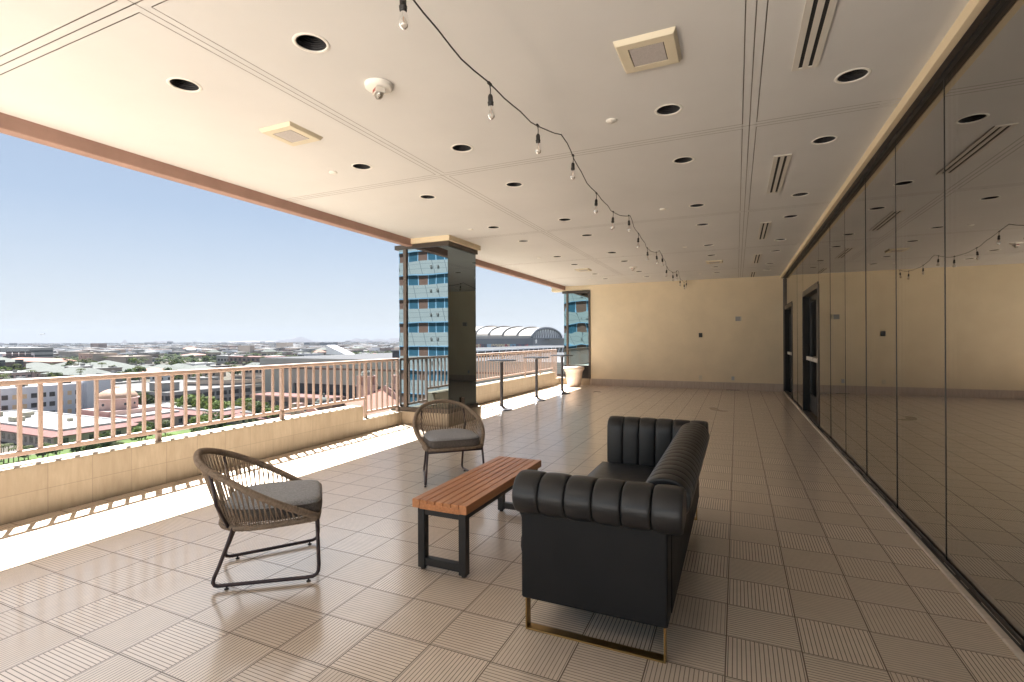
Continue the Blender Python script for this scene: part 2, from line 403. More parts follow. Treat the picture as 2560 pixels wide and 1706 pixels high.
# parapets
def parapet(name, label, segs):
    t = thing(name, label, 'low wall', (-5.2, segs[0][0], 0)); y00 = segs[0][0]
    for a, b_, h in segs:
        m = MB(); m.box(-.11, .11, a-y00, b_-y00, -.6, h-.018); m.build('wall', MT['curb'], t)
        m = MB(); m.box(-.112, .112, a-y00, b_-y00, h-.018, h); m.build('coping', MT['curb'], t, .006)
parapet('parapet_wall', 'tan stone parapet in front, left of the mirrored column', [(YB, 5.908, .415), (5.908, 6.85, .205)])
parapet('parapet_wall', 'tan stone parapet beyond the mirrored column, behind the bar tables', [(7.965, 14.623, .40), (14.623, YE+.1, .19)])

# railings
def railing(label, y0, y1, posts, step, nb_lo):
    X = -5.19; t = thing('railing', label, 'railing', (X, y0, 0))
    m = MB(); m.box(-.027, .027, 0, y1-y0, 1.048, 1.094); m.build('top_rail', MT['pink'], t, .012, 3)
    ys = step[0]; zb = step[1]; zl = step[2]
    m = MB(); m.box(-.02, .02, 0, ys-y0, zb-.04, zb); m.build('bottom_rail', MT['pink'], t, .008)
    m = MB(); m.box(-.02, .02, ys-y0, y1-y0, zl-.04, zl); m.build('bottom_rail', MT['pink'], t, .008)
    pm = MB(); pm.box(-.02, .02, -.02, .02, 0, 1.0); pme = pm.mesh('post', MT['pink'])
    bm_ = MB(); bm_.box(-.0125, .0125, -.0125, .0125, 0, 1.0); bme = bm_.mesh('baluster', MT['pink'])
    for p in posts:
        h0 = nb_lo[0] if p < ys-.05 else nb_lo[1]
        inst('post', pme, t, (0, p-y0, h0), 0, (1,1,1.05-h0))
    for a, b_ in zip(posts[:-1], posts[1:]):
        n = max(1, round((b_-a)/.1315))
        for k in range(1, n):
            y = a+(b_-a)*k/n; z0 = zb if y < ys else zl
            inst('baluster', bme, t, (0, y-y0, z0), 0, (1,1,1.05-z0))
    return t
railing('pink painted steel railing in front, left of the mirrored column', -1.52, 6.88, [-1.5, 0.0, 1.5, 3.065, 4.528, 6.073, 6.861], (6.073, .525, .31), (.41, .20))
railing('pink painted steel railing beyond the mirrored column, behind the bar tables', 7.96, YE, [7.98, 9.49, 10.98, 12.4, 13.55, 14.65, 14.95], (14.65, .525, .31), (.395, .185))

# mirrored columns
t = thing('mirrored_column', 'square column clad in mirror glass on a tan stone plinth', 'column', (-4.7, 7.4, 0))
OX, OY = -4.7, 7.4
def cbox(m, x0, x1, y0, y1, z0, z1): m.box(x0-OX, x1-OX, y0-OY, y1-OY, z0, z1)
m = MB(); cbox(m, -5.36, -4.185, 6.85, 7.965, -.6, .212); m.build('plinth', MT['pedestal'], t, .004)
m = MB(); cbox(m, -5.33, -4.19, 6.868, 7.86, .213, .283); m.build('sill_band', MT['bronze'], t, .004)
m = MB(); cbox(m, -5.15, -4.24, 6.92, 7.82, .283, 2.91); m.build('core', MT['black_metal'], t)
m = MB(); cbox(m, -5.052, -4.216, 6.897, 6.907, .284, 2.905); m.build('glass_panel', MT['mirror'], t)
m = MB(); cbox(m, -5.17, -5.058, 6.897, 6.907, .284, 2.905); m.build('glass_panel', MT['mirror'], t)
m = MB(); cbox(m, -4.226, -4.216, 6.908, 7.835, .284, 2.905); m.build('glass_panel', MT['mirror'], t)
m = MB(); cbox(m, -5.172, -5.162, 6.908, 7.835, .284, 2.905); m.build('glass_panel', MT['mirror'], t)
m = MB(); cbox(m, -5.162, -4.226, 7.826, 7.836, .284, 2.905); m.build('glass_panel', MT['mirror'], t)
m = MB(); cbox(m, -5.066, -5.008, 6.868, 6.896, .283, 2.906); m.build('mullion', MT['bronze_light'], t, .003)
m = MB(); cbox(m, -5.24, -4.185, 6.868, 7.86, 2.907, 2.978); m.build('head_band', MT['bronze'], t, .003)
m = MB(); cbox(m, -5.0, -4.145, 6.825, 7.895, 2.979, HC+.2); m.build('capital', MT['stucco'], t, .004)
m = MB(); m.box(0, .035, -.03, .03, -.07, .07)
o = m.build('outlet_box', MT['bronze_light'], bevel=.004); o.location = (-4.214, 7.33, .36); tag(o, 'small tan outlet box on the dark face of the mirrored column', 'outlet box')
t = thing('mirrored_window', 'tall mirror glass panel in bronze frame left of the yellow end wall', 'window', (-4.55, YE, 0))
def dbox(m, x0, x1, y0, y1, z0, z1): m.box(x0+4.55, x1+4.55, y0-YE, y1-YE, z0, z1)
m = MB(); dbox(m, -4.93, -4.84, YE+.0, YE+.01, .6, 2.83); m.build('glass_panel', MT['mirror_teal'], t)
m = MB(); dbox(m, -4.79, -4.14, YE+.0, YE+.01, .6, 2.83); m.build('glass_panel', MT['mirror_teal'], t)
m = MB(); dbox(m, -4.845, -4.785, YE-.03, YE+.02, .2, 2.83); m.build('mullion', MT['bronze_light'], t, .003)
m = MB(); dbox(m, -4.785, -4.14, YE-.01, YE+.02, .2, .6); m.build('lower_panel', MT['black_metal'], t)
m = MB(); dbox(m, -4.14, -4.08, YE-.03, YE+.02, .2, 2.83); m.build('jamb', MT['bronze'], t, .003)
m = MB(); dbox(m, -4.98, -4.08, YE-.03, YE+.02, 2.831, 2.90); m.build('head_band', MT['bronze'], t, .003)
m = MB(); dbox(m, -5.34, -4.11, YE-.02, YE+.3, -.3, .199); m.build('plinth', MT['pedestal'], t, .003)
m = MB(); dbox(m, -4.93, -4.08, YE+.03, YE+.28, .2, 2.9); m.build('core', MT['black_metal'], t)

# glass wall on the right
t = thing('glass_wall', 'long wall of tinted frameless glass panes along the right side', 'glass wall', (XG, 0, 0))
m = MB(); m.box(-.11, -.066, YB, YE, 2.99, HC+.05); m.build('head_trim', MT['stucco'], t, .004)
m = MB(); m.box(-.0655, .0, YB, YE, 2.992, HC+.05); m.build('head_frame', MT['bronze'], t)
m = MB(); m.box(-.03, .05, YB, YE, 2.974, 2.9915); m.build('head_channel', MT['black_metal'], t)
m = MB(); m.box(-.07, -.034, YB, YE, 0, .018); m.build('stone_edge', stone_clad('sill_stone', (.58,.49,.41), (.68,.59,.50), .6, T, .255), t, .006)
m = MB(); m.box(-.034, -.009, YB, YE, .001, .008); m.build('floor_channel', MT['sealant'], t)
m = MB(); m.box(-.009, .05, YB, YE, .001, .03); m.build('sill_frame', MT['bronze'], t, .003)
m = MB()
y = YB
while y < YE-.4:
    L = RND.uniform(.05,.45); m.box(-.014, -.0118, y, y+L, .008, .0095); y += L+RND.uniform(.02,.5)
m.build('sealant_bead', MT['vent'], t)
MU = [3.876+1.029*k for k in range(-5, 6)]
DOORS = [(9.04, 11.05, 2.24), (13.08, 14.93, 2.21)]
pan = []
for a, b_ in zip(MU[:-1], MU[1:]): pan.append((a, b_, .03, 2.972))
pan += [(11.05,12.06,.03,2.972),(12.06,13.08,.03,2.972)]
for (a, b_, h) in DOORS: 
    n = 2; 
    for k in range(n): pan.append((a+(b_-a)*k/n, a+(b_-a)*(k+1)/n, h+.05, 2.972))
for a, b_, z0, z1 in pan:
    h2, w2 = (z1-z0)/2, (b_-a)/2-.004; m = MB(); m.box(-.006, .006, -w2, w2, -h2, h2); o = m.build('pane', MT['glass'], t); o.location = (0, (a+b_)/2, (z0+z1)/2); o.rotation_euler = (0, RND.uniform(-.0012,.0012), RND.uniform(-.0022,.0022))
for y in MU[:-1]+[12.06]:
    m = MB(); m.box(-.009, .009, y-.004, y+.004, .03, 2.972); m.build('joint', MT['black_metal'], t)
m = MB(); m.box(-.05, .05, YE-.04, YE-.001, 0, 2.972); m.build('jamb', MT['bronze'], t)
for di, (a, b_, h) in enumerate(DOORS):
    d = thing('double_door', ['black framed glass double door with push bars, nearer of the two in the glass wall','black framed glass double door beside the end wall, farther of the two'][di], 'door', (XG, a, 0))
    Wd = b_-a
    m = MB(); m.box(-.02,.13,0,.05,0,h); m.box(-.02,.13,Wd-.05,Wd,0,h); m.box(-.02,.13,.05,Wd-.05,h-.06,h+.04); m.build('frame', MT['bronze'], d, .004)
    m = MB(); m.box(-.018,.128,Wd-.0515,Wd-.0505,0.01,h-.06); m.build('return', MT['slot'], d)
    half = (Wd-.1)/2
    for k in range(2):
        y0 = .05+half*k; y1 = y0+half
        m = MB(); m.box(.095,.135,y0,y0+.09,.04,h-.06); m.box(.095,.135,y1-.09,y1,.04,h-.06); m.box(.095,.135,y0+.09,y1-.09,h-.16,h-.06)
        lf = m.build('door_leaf', MT['black_metal'], d, .003)
        m = MB(); m.box(.093,.137,y0+.09,y1-.09,.04,.34); m.build('kick_panel', plain('door_kick', (.10,.10,.105), .35, .5), lf, .003)
        m = MB(); m.box(.112,.118,y0+.09,y1-.09,.34,h-.16); m.build('lite', MT['glass'], lf)
        m = MB(); m.box(.03,.08,y0+.08,y1-.08,.99,1.06); m.box(.08,.095,y0+.08,y0+.14,1.0,1.05); m.box(.08,.095,y1-.14,y1-.08,1.0,1.05); m.build('push_bar', MT['vent'], lf, .006)
# room behind the glass
m = MB(); m.box(XG+.06, 9, YB, YE+.1, -.3, -.002); struct(m.build('interior_floor', MT['carpet']), 'floor of the dim room behind the glass')
m = MB(); m.box(XG+.06, 9, YB, YE+.1, 3.0, 3.3); struct(m.build('interior_ceiling', MT['ceiling']), 'ceiling of the room behind the glass')
m = MB(); m.box(9, 9.2, YB-.2, YE+.3, -.3, 3.3); m.box(XG+.101, 9, YE+.02, YE+.2, -.3, 3.3); m.box(XG+.1, 9, YB-.2, YB-.02, -.3, 3.3)
struct(m.build('interior_wall', MT['dark_room']), 'walls of the dim room behind the glass')
for k, (y, wd) in enumerate(((2.7, 2.1),(6.9, .5),(8.15,.28))):
    m = MB(); n = int(wd/.022)
    pts = [(.42+.03*math.sin(i*1.1), y+wd*i/n) for i in range(n+1)]
    vs = [(XG+a, b_, z) for z in (.02, 2.94) for a, b_ in pts] + [(XG+a+.012, b_, z) for z in (.02, 2.94) for a, b_ in pts]; q = n+1
    m.add(vs, [(i, i+1, q+i+1, q+i) for i in range(n)] + [(2*q+i+1, 2*q+i, 3*q+i, 3*q+i+1) for i in range(n)] + [(0, q, 3*q, 2*q), (n, 2*q+n, 3*q+n, q+n)], True)
    tag(m.build('curtain', MT['drape']), ['wide pale curtain behind the glass nearest the camera','narrow pale curtain behind the middle of the glass wall','narrowest pale curtain behind the glass, nearer the doors'][k], 'curtain', 'curtains behind the glass')

# ------------------------------------------------------------------ ceiling fittings
def make_downlight():
    t = thing('downlight', 'x', 'ceiling light', (0,0,HC), 0, 'recessed ceiling downlights')
    m = MB(); m.lathe([(.082,.0),(.097,.0),(.099,-.0015),(.097,-.0035),(.084,-.0045),(.081,-.003),(.081,.004)], 40); m.build('trim_ring', MT['white_trim'], t)
    m = MB(); prof = []
    for k in range(13):
        z = .002+.012*k; r = .0815-.0019*k
        prof += [(r, z), (r-.003, z+.004)]
    prof += [(.05,.16),(.0001,.16)]
    m.lathe(prof, 40, smooth=False); m.build('baffle', MT['baffle'], t)
    m = MB(); m.lathe([(.0001,.085),(.025,.088),(.037,.10),(.039,.125),(.03,.15)], 20); m.build('lamp', plain('lamp_lens', (.10,.095,.10), .25), t)
    return t
ROWS = ['the row nearest the pink beam','the row left of the string lights','the row right of the string lights','the row nearest the glass wall']
first = None
for i, x in enumerate(LX):
    for j, y in enumerate(LY):
        lab = 'recessed black downlight, %s from the camera in %s' % (ORD[j], ROWS[i])
        if first is None: first = make_downlight(); o = first; o.location = (x, y, HC); o['label'] = lab
        else: dup(first, (x, y, HC), label=lab)

def make_vent(L):
    t = thing('slot_vent', 'x', 'air vent', (0,0,HC), 0, 'slot vents near the glass wall')
    W = .143; m = MB(); h = .009
    xs = [-W/2, -W/2+.034, -W/2+.056, -W/2+.087, -W/2+.109, W/2]
    for a, b_ in ((0,1),(2,3),(4,5)): m.box(xs[a], xs[b_], 0, L, -h, -.0005)
    for a, b_ in ((1,2),(3,4)):
        m.box(xs[a], xs[b_], 0, .02, -h, -.0005); m.box(xs[a], xs[b_], L-.02, L, -h, -.0005)
    m.build('frame', MT['vent'], t)
    for a, b_ in ((1,2),(3,4)):
        m = MB(); m.box(xs[a], xs[b_], .02, L-.02, -.003, -.0005); m.build('slot', MT['slot'], t)
    return t
for k, (y0, y1) in enumerate(((2.28,3.565),(5.163,6.44),(8.035,9.37),(10.97,12.26),(13.80,14.93))):
    o = make_vent(y1-y0); o.location = (.39, y0, HC)
    o['label'] = 'two-slot ceiling air vent, %s from the camera along the glass wall' % ORD[k]

def make_speaker():
    t = thing('ceiling_speaker', 'x', 'speaker', (0,0,HC), 0, 'square cream ceiling speakers')
    m = MB(); a, b_, h = .155, .17, .028
    vs = [(-b_,-b_,0),(b_,-b_,0),(b_,b_,0),(-b_,b_,0),(-a,-a,-h),(a,-a,-h),(a,a,-h),(-a,a,-h)]
    g = .098; vs += [(-g,-g,-h),(g,-g,-h),(g,g,-h),(-g,g,-h),(-g,-g,-h+.005),(g,-g,-h+.005),(g,g,-h+.005),(-g,g,-h+.005)]
    fs = [(i,4+i,4+(i+1)%4,(i+1)%4) for i in range(4)] + [(4+i,8+i,8+(i+1)%4,4+(i+1)%4) for i in range(4)] + [(8+i,12+i,12+(i+1)%4,8+(i+1)%4) for i in range(4)]
    m.add(vs, [tuple(reversed(f)) for f in fs]); m.build('bezel', MT['cream_plastic'], t, .003)
    m = MB(); g = .093; m.box(-g,g,-g,g,-h+.0008,-h+.004); m.build('grille', MT['grille'], t)
    m = MB(); g2=.098; m.box(-g2,g2,-g2,g2,-h+.0045,-h+.009); m.build('seam', MT['bronze'], t)
    return t
sp = make_speaker()
for k, (x, y, lab) in enumerate(((-3.265,2.955,'cream square ceiling speaker near the pink beam, in the front'),(-.46,2.972,'cream square ceiling speaker right of the string lights, in the front'),(-.43,11.6,'cream square ceiling speaker far down the ceiling, right of the string lights'),(-3.32,11.56,'cream square ceiling speaker far down the ceiling, near the pink beam'))):
    o = sp if k == 0 else dup(sp); o.location = (x, y, HC); o['label'] = lab
m = MB(); m.lathe([(.0001,-.012),(.036,-.011),(.041,-.006),(.041,0)], 24); spk = m.mesh('sprinkler_cap', MT['white_trim'])
for k, (x, y) in enumerate(((-.865,3.8),(-.856,6.65),(-.85,9.54),(-.84,13.6),(-3.647,3.807),(-3.656,6.631),(-3.66,9.51),(-3.686,13.48))):
    o = inst('sprinkler_cap', spk, None, (x, y, HC)); tag(o, 'flat white sprinkler cap on the ceiling, %s from the camera %s' % (ORD[k % 4], 'right of the string lights' if k < 4 else 'near the pink beam'), 'sprinkler', 'sprinkler caps')

def make_strobe():
    t = thing('fire_strobe', 'x', 'fire alarm', (0,0,HC), 0, 'ceiling fire strobes')
    m = MB(); m.lathe([(.0001,-.028),(.075,-.028),(.088,-.022),(.09,-.004),(.09,0)], 40); m.build('base', MT['white_trim'], t)
    m = MB(); m.box(-.042,.042,-.03,.03,-.062,-.027); m.build('housing', MT['vent'], t, .004)
    m = MB(); m.lathe([(.0001,-.095),(.018,-.09),(.03,-.078),(.033,-.0625)], 20); o = m.build('lens', MT['bulb'], t); o.scale = (1.2,.85,1)
    m = MB(); m.box(-.03,.03,-.004,.004,-.075,-.0625); m.build('reflector', MT['chrome'], t)
    for s in (1,-1):
        cu = bpy.data.curves.new('lettering', 'FONT'); cu.body = 'FIRE'; cu.size = .03; cu.align_x = 'CENTER'; cu.align_y = 'CENTER'; cu.extrude = .0006; cu.materials.append(MT['red_print'])
        tmp = bpy.data.objects.new('tmp', cu); COL.objects.link(tmp); me = bpy.data.meshes.new_from_object(tmp.evaluated_get(bpy.context.evaluated_depsgraph_get())); bpy.data.objects.remove(tmp, do_unlink=True)
        o = bpy.data.objects.new('lettering', me); COL.objects.link(o); o.parent = t; o.location = (0, -.0315*s, -.044); o.rotation_euler = (math.radians(90), 0, 0 if s == 1 else math.pi)
    return t
st = make_strobe(); st.location = (-2.13, 2.635, HC); st.rotation_euler = (0,0,math.radians(-32)); st['label'] = 'round fire strobe with red lettering on the near ceiling'
dup(st, (-2.175, 11.66, HC), math.radians(-32), 'round fire strobe on the far ceiling')

# string lights
t = thing('string_lights', 'black cable of bare bulbs looped between hooks along the ceiling', 'string lights', (-1.29, 0, HC))
hooks = [.95, 3.845, 6.73, 9.6, 12.55, 14.93]
def cable_z(y):
    for a, b_ in zip(hooks[:-1], hooks[1:]):
        if a <= y <= b_:
            u = (y-a)/(b_-a); return -.02 - (.19 if b_-a > 2.6 else .13)*4*u*(1-u)*(1+.25*(u-.5))
    return -.02
pts = []
for a, b_ in zip(hooks[:-1], hooks[1:]):
    n = 24
    for k in range(n): y = a+(b_-a)*k/n; pts.append((.012*math.sin(y*5.1)+.006*math.sin(y*13), y, cable_z(y)))
pts.append((0, hooks[-1], -.02))
m = MB(); m.tube(pts, .0042, 8); m.build('cable', MT['black_plastic'], t)
hm = MB(); hm.tube([(0,0,.02),(0,0,-.008),(.008,0,-.018),(.014,0,-.01)], .0025, 6); hme = hm.mesh('hook', MT['white_trim'])
for y in hooks: inst('hook', hme, t, (0, y, 0))
bm1 = MB(); bm1.tube([(0,-.016,.004),(0,.016,.004)], .009, 8); bm1.tube([(0,0,0),(.002,.003,-.03),(0,0,-.062)], .0032, 6); bm1.lathe([(.0001,-.055),(.008,-.058),(.013,-.066),(.0145,-.074),(.0145,-.1),(.0175,-.102),(.0175,-.108),(.0155,-.11),(.0165,-.116),(.0155,-.122),(.012,-.124)], 16)
bme = bm1.mesh('socket', MT['black_plastic'])
bm2 = MB(); bm2.lathe([(.011,-.122),(.013,-.13),(.0195,-.148),(.023,-.165),(.0225,-.18),(.017,-.193),(.009,-.2),(.0001,-.202)], 18); glm = bm2.mesh('bulb', MT['bulb'])
bm3 = MB(); bm3.tube([(0,0,-.125),(.003,0,-.14),(-.002,0,-.16),(.003,0,-.172)], .0011, 5); fime = bm3.mesh('filament', MT['filament'])
for k, y in enumerate([1.745, 2.565, 3.37, 4.16, 4.968, 5.78, 6.60, 7.37, 8.2, 9.05, 9.86, 10.67, 11.53, 12.37, 13.31, 14.25, 14.9]):
    s_ = inst('socket', bme, t, (.012*math.sin(y*5.1), y, cable_z(y)), RND.uniform(0,6)); s_.rotation_euler = (RND.uniform(-.06,.06), RND.uniform(-.1,.1), 0)
    inst('bulb', glm, s_); inst('filament', fime, s_)

# ------------------------------------------------------------------ wall and floor fittings
def wallbox(name, label, cat, x0, x1, z0, z1, d, mat):
    m = MB(); m.box(-(x1-x0)/2, (x1-x0)/2, -d, 0, 0, z1-z0); o = m.build(name, mat, bevel=.006); o.location = ((x0+x1)/2, YE-.001, z0); return tag(o, label, cat)
t = thing('wall_speaker', 'grey box with a cream side on the end wall, upper right', 'wall box', (.05, YE, 1.88))
m = MB(); m.box(-.078,.05,-.06,0,0,.12); m.build('case', MT['grey_plastic'], t, .004)
m = MB(); m.box(.05,.083,-.055,0,.002,.118); m.build('side_plate', MT['cream_plastic'], t, .003)
wallbox('card_reader', 'small black box on the end wall, left of the grey one', 'wall box', -.969,-.875,1.443,1.564,.03, MT['black_plastic'])
def outlet(label, x0, x1, lid, cov):
    t = thing('outlet', label, 'outlet', ((x0+x1)/2, YE, .255))
    m = MB(); w2 = (x1-x0)/2; m.box(-w2,w2,-.012,0,0,.118); m.build('plate', MT['cream_plastic'], t, .003)
    m = MB(); m.box(-w2+.012,w2-.012,-.03,-.012,.012,.106); m.build('cover', cov, t, .004)
outlet('cream power outlet low on the end wall, under the black box', -.974,-.889, 0, MT['cream_plastic'])
outlet('grey covered power outlet low on the end wall, right one', -.141,-.055, 0, plain('outlet_cover', (.42,.43,.45), .4))
def drain(label, x, y, a, b_):
    t = thing('floor_drain', label, 'drain', (x, y, 0))
    m = MB(); m.box(-a,a,-b_,b_,.001,.005); m.build('rim', MT['bronze'], t)
    m = MB(); m.box(-a+.012,a-.012,-b_+.012,b_-.012,.005,.007); m.build('grate', MT['slot'], t)
drain('dark floor drain in the tiles right of the planter pot', -3.39, 13.07, .10, .05)
drain('long dark drain slot at the foot of the end wall', -.1, 14.88, .17, .03)

# ------------------------------------------------------------------ woven chairs
RIM = [(.489,.261,.362),(.323,.326,.458),(.169,.338,.547),(.009,.286,.638),(-.115,.184,.702)]
rimc = RIM + [(-.156,0,.734)] + [(u,-v,z) for u,v,z in RIM[::-1]]
RINGH = [(.487,.262,.352),(.35,.268,.347),(.19,.25,.338),(.07,.205,.331),(-.01,.12,.328)]
ringc = RINGH + [(-.035,0,.328)] + [(u,-v,z) for u,v,z in RINGH[::-1]]
def make_chair(label):
    t = thing('woven_chair', label, 'chair', (0,0,0), 0, 'woven rope armchairs')
    # local axes: x forward, y left
    rim = cr(rimc, 12); ring = cr(ringc, 12)
    m = MB(); m.tube(rim, .0185, 12)
    # rope wrap: fine helical ribs
    m.build('rim', MT['rope'], t)
    m = MB(); m.tube(ring, .0165, 12); m.tube([(.487,.262,.352),(.497,.13,.351),(.499,0,.351),(.497,-.13,.351),(.487,-.262,.352)], .017, 10); m.build('seat_ring', MT['rope'], t)
    # cords between rim and ring
    m = MB(); N = 104
    def at(c, s):
        x = s*(len(c)-1); i = min(int(x), len(c)-2); f = x-i; return c[i]*(1-f)+c[i+1]*f
    for k in range(N):
        s = .035+.93*k/(N-1); j = .011 if k % 2 else -.011
        s2 = .5+(s-.5)*1.0
        a = at(rim, s); b_ = at(ring, min(max(s2+j, .01), .99))
        mid = (a+b_)*.5
        m.tube([a, mid, b_], .0033, 6, cap=False)
        # wrapped turns on the rim and the ring
        for c_, q in ((rim, s), (ring, min(max(s2+j,.01),.99))):
            p = at(c_, q); d = (at(c_, min(q+.01,1))-at(c_, max(q-.01,0))).normalized(); e1 = d.orthogonal().normalized(); e2 = d.cross(e1)
            m.tube([p + (e1*math.cos(w_)+e2*math.sin(w_))*(.0186 if c_ is rim else .0166) for w_ in [2*math.pi*i/10 for i in range(10)]], .0019, 5, closed=True)
    m.build('cord_weave', MT['rope_light'], t)
    # seat deck cords under the cushion
    m = MB()
    for k in range(17):
        v = -.24+.03*k; r0 = -.03+ .25*(abs(v)/.27)**2.2
        m.tube([(r0, v, .333), (.49, v, .352)], .003, 5)
    m.build('seat_deck', MT['rope_light'], t)
    # steel back stays
    for s in (1,-1):
        m = MB(); m.tube([(.02,.175*s,.33),(-.03,.235*s,.48),(-.06,.225*s,.655)], .009, 8); m.build('back_stay', MT['chair_steel'], t)
    # sled legs
    for s in (1,-1):
        P = [(.047,.195*s,.335),(.02,.197*s,.25),(-.025,.2*s,.125),(-.048,.202*s,.07),(-.053,.204*s,.045),(-.045,.206*s,.03),(-.028,.208*s,.024),(.0,.21*s,.024),(.2,.243*s,.024),(.42,.279*s,.024),(.462,.284*s,.026),(.482,.286*s,.036),(.493,.286*s,.055),(.496,.285*s,.09),(.492,.276*s,.22),(.486,.266*s,.345)]
        m = MB(); m.tube(P, .0105, 10); lg = m.build('leg', MT['chair_steel'], t)
        for (u, v) in ((.015,.212),(.44,.282)):
            m = MB(); m.lathe([(.0001,0),(.012,0),(.013,.004),(.008,.007),(.005,.008),(.005,.018)], 12, (u, v*s, 0)); m.build('glide', MT['black_plastic'], lg)
    for (u, hv) in ((.488,.262),(.05,.193)):
        m = MB(); m.tube([(u, -hv, .327),(u, hv, .327)], .01, 8); m.build('cross_bar', MT['chair_steel'], t)
    # cushion
    out = []
    n = 60
    def plan(th, g):
        # rounded plan of the seat cushion
        c_, s_ = math.cos(th), math.sin(th)
        hx, hy = .262*g, .252*g
        e = .30 if c_ > 0 else .75
        x = math.copysign(abs(c_)**e, c_)*hx; y = math.copysign(abs(s_)**.36, s_)*hy
        if x < 0: y *= 1-.28*(x/hx)**2 if False else 1-.25*(-x/.262)**2
        return (.252+x, y)
    m = MB(); rings = []
    prof = [(0.0,.008),(.5,.011),(.88,.008),(.965,.002),(.988,-.007),(1.0,-.02)]
    zt = .452; vs = []; fs = []
    levels = [(g, zt+dz) for g, dz in prof] 
    for g, z in levels:
        for k in range(n):
            x, y = plan(2*math.pi*k/n, max(g,.001)); vs.append((x, y, z + .012*(x-.24)/.25*0 + .012*math.sin(x*9)*math.sin(y*7+1)*(1-g*.7)))
    for i in range(len(levels)-1):
        for k in range(n): l = (k+1) % n; fs.append((i*n+k, (i+1)*n+k, (i+1)*n+l, i*n+l))
    m.add(vs, fs, True); cu = m.build('cushion', MT['cushion'], t)
    m = MB(); vs = []; fs = []
    lev = [(1.0,zt-.02),(1.012,zt-.03),(1.02,zt-.05),(1.012,zt-.072),(.99,zt-.085),(.5,zt-.088)]
    for g, z in lev:
        for k in range(n): x, y = plan(2*math.pi*k/n, g); vs.append((x,y,z))
    for i in range(len(lev)-1):
        for k in range(n): l = (k+1) % n; fs.append((i*n+k, (i+1)*n+k, (i+1)*n+l, i*n+l))
    m.add(vs, fs, True); m.build('gusset', MT['cushion_side'], cu)
    m = MB(); m.tube([(*plan(2*math.pi*k/n, 1.004), zt-.019) for k in range(n)], .0045, 6, closed=True); m.build('piping', MT['cushion_side'], cu)
    return t
c1 = make_chair('brown rope armchair seen from its side, in front on the left')
c1.location = (-2.767, 2.034, 0); c1.rotation_euler = (0,0,math.atan2(.714,.70))
c2 = dup(c1, (-2.80, 4.495, 0), math.atan2(-.715,.70), 'brown rope armchair facing the camera, in front of the mirrored column')

# ------------------------------------------------------------------ slatted bench table
t = thing('slatted_bench', 'low teak slatted table on black steel legs beside the sofa', 'coffee table', (-1.605, 3.115, 0))
hx, hy, zt = .187, .605, .432
m = MB()
nsl = 7; wd = (2*hx - 6*.005)/nsl
for k in range(nsl):
    x0 = -hx+k*(wd+.005)
    mm = MB(); z0 = zt-.022 if 0 < k < nsl-1 else zt-.052
    mm.box(x0, x0+wd, -hy, hy, z0, zt); mm.build('slat', MT['wood'], t, .003)
for s in (1,-1):
    mm = MB(); mm.box(-hx+wd+.001, hx-wd-.001, s*hy-.024 if s > 0 else s*hy+.002, s*hy-.002 if s > 0 else s*hy+.024, zt-.056, zt-.0225); mm.build('end_rail', MT['wood'], t, .002)
for s in (1,-1):
    y0 = s*(hy-.05)
    for q in (1,-1):
        mm = MB(); mm.box(q*.142-.024, q*.142+.024, y0-.024, y0+.024, .012, zt-.053); lg = mm.build('leg', MT['black_metal'], t, .003)
        mm = MB(); mm.lathe([(.0001,0),(.016,0),(.016,.013)], 12, (q*.142, y0, 0)); mm.build('glide', MT['black_plastic'], lg)
    mm = MB(); mm.box(-.117,.117,y0-.02,y0+.02,.028,.075); mm.build('stretcher', MT['black_metal'], t, .003)
    mm = MB(); mm.box(-.117,.117,y0-.02,y0+.02,zt-.098,zt-.057); mm.build('top_bar', MT['black_metal'], t, .003)
for q in (1,-1):
    mm = MB(); mm.box(q*.142-.016, q*.142+.016, -hy+.08, hy-.08, zt-.098, zt-.0535); mm.build('side_bar', MT['black_metal'], t, .003)

# ------------------------------------------------------------------ channel tufted sofa
def tufted(prof, length, n, depth=.0085, M_=12, shift=None):
    """prof: closed-ish outline (a,z) swept along s with puffed channels; returns vertex grid"""
    P = [Vector((a, z)) for a, z in prof]
    nor = []
    for i in range(len(P)):
        d = (P[min(i+1, len(P)-1)]-P[max(i-1, 0)]).normalized(); nor.append(Vector((d.y, -d.x)))
    rows = []; FT = [0, .012, .03, .06, .11, .2, .33, .5, .67, .8, .89, .94, .97, .988, 1.0]
    for c in range(n):
        for f in FT:
            e = abs(2*f-1); inset = depth*(e**16) + depth*.55*(e**2.5) + (.004 if e > .999 else 0)
            rows.append(((c+f)*length/n, [p - nr*inset for p, nr in zip(P, nor)]))
    return rows
def sweep(m, rows, fn):
    K = len(rows[0][1]); vs = [fn(p.x, p.y, s) for s, pr in rows for p in pr]; fs = []
    for i in range(len(rows)-1):
        for k in range(K-1): fs.append((i*K+k, (i+1)*K+k, (i+1)*K+k+1, i*K+k+1))
    m.add(vs, fs, True)
    fs2 = [tuple(range(K)), tuple((len(rows)-1)*K + k for k in reversed(range(K)))]
    n0 = len(m.v) - len(vs)
    for f in fs2: m.f.append([n0+i for i in f]); m.sm.append(False); m.mi.append(0)
SX, SY = -.607, 3.16
t = thing('tufted_sofa', 'black leather channel tufted sofa with rolled arms on brass legs', 'sofa', (SX, SY, 0))
YN, YF = 2.2, 4.14
# roll outline: a = outward distance from the outer panel plane, z height
def smooth(pr, n=5): return [(p.x, p.y) for p in cr([(a, z, 0) for a, z in pr], n)]
rollp = smooth([(.0,.575),(-.03,.572),(-.062,.60),(-.082,.645),(-.078,.69),(-.045,.735),(.01,.757),(.07,.752),(.115,.725),(.137,.68),(.142,.60),(.142,.50),(.142,.40)], 4)
rollp = rollp[::-1]
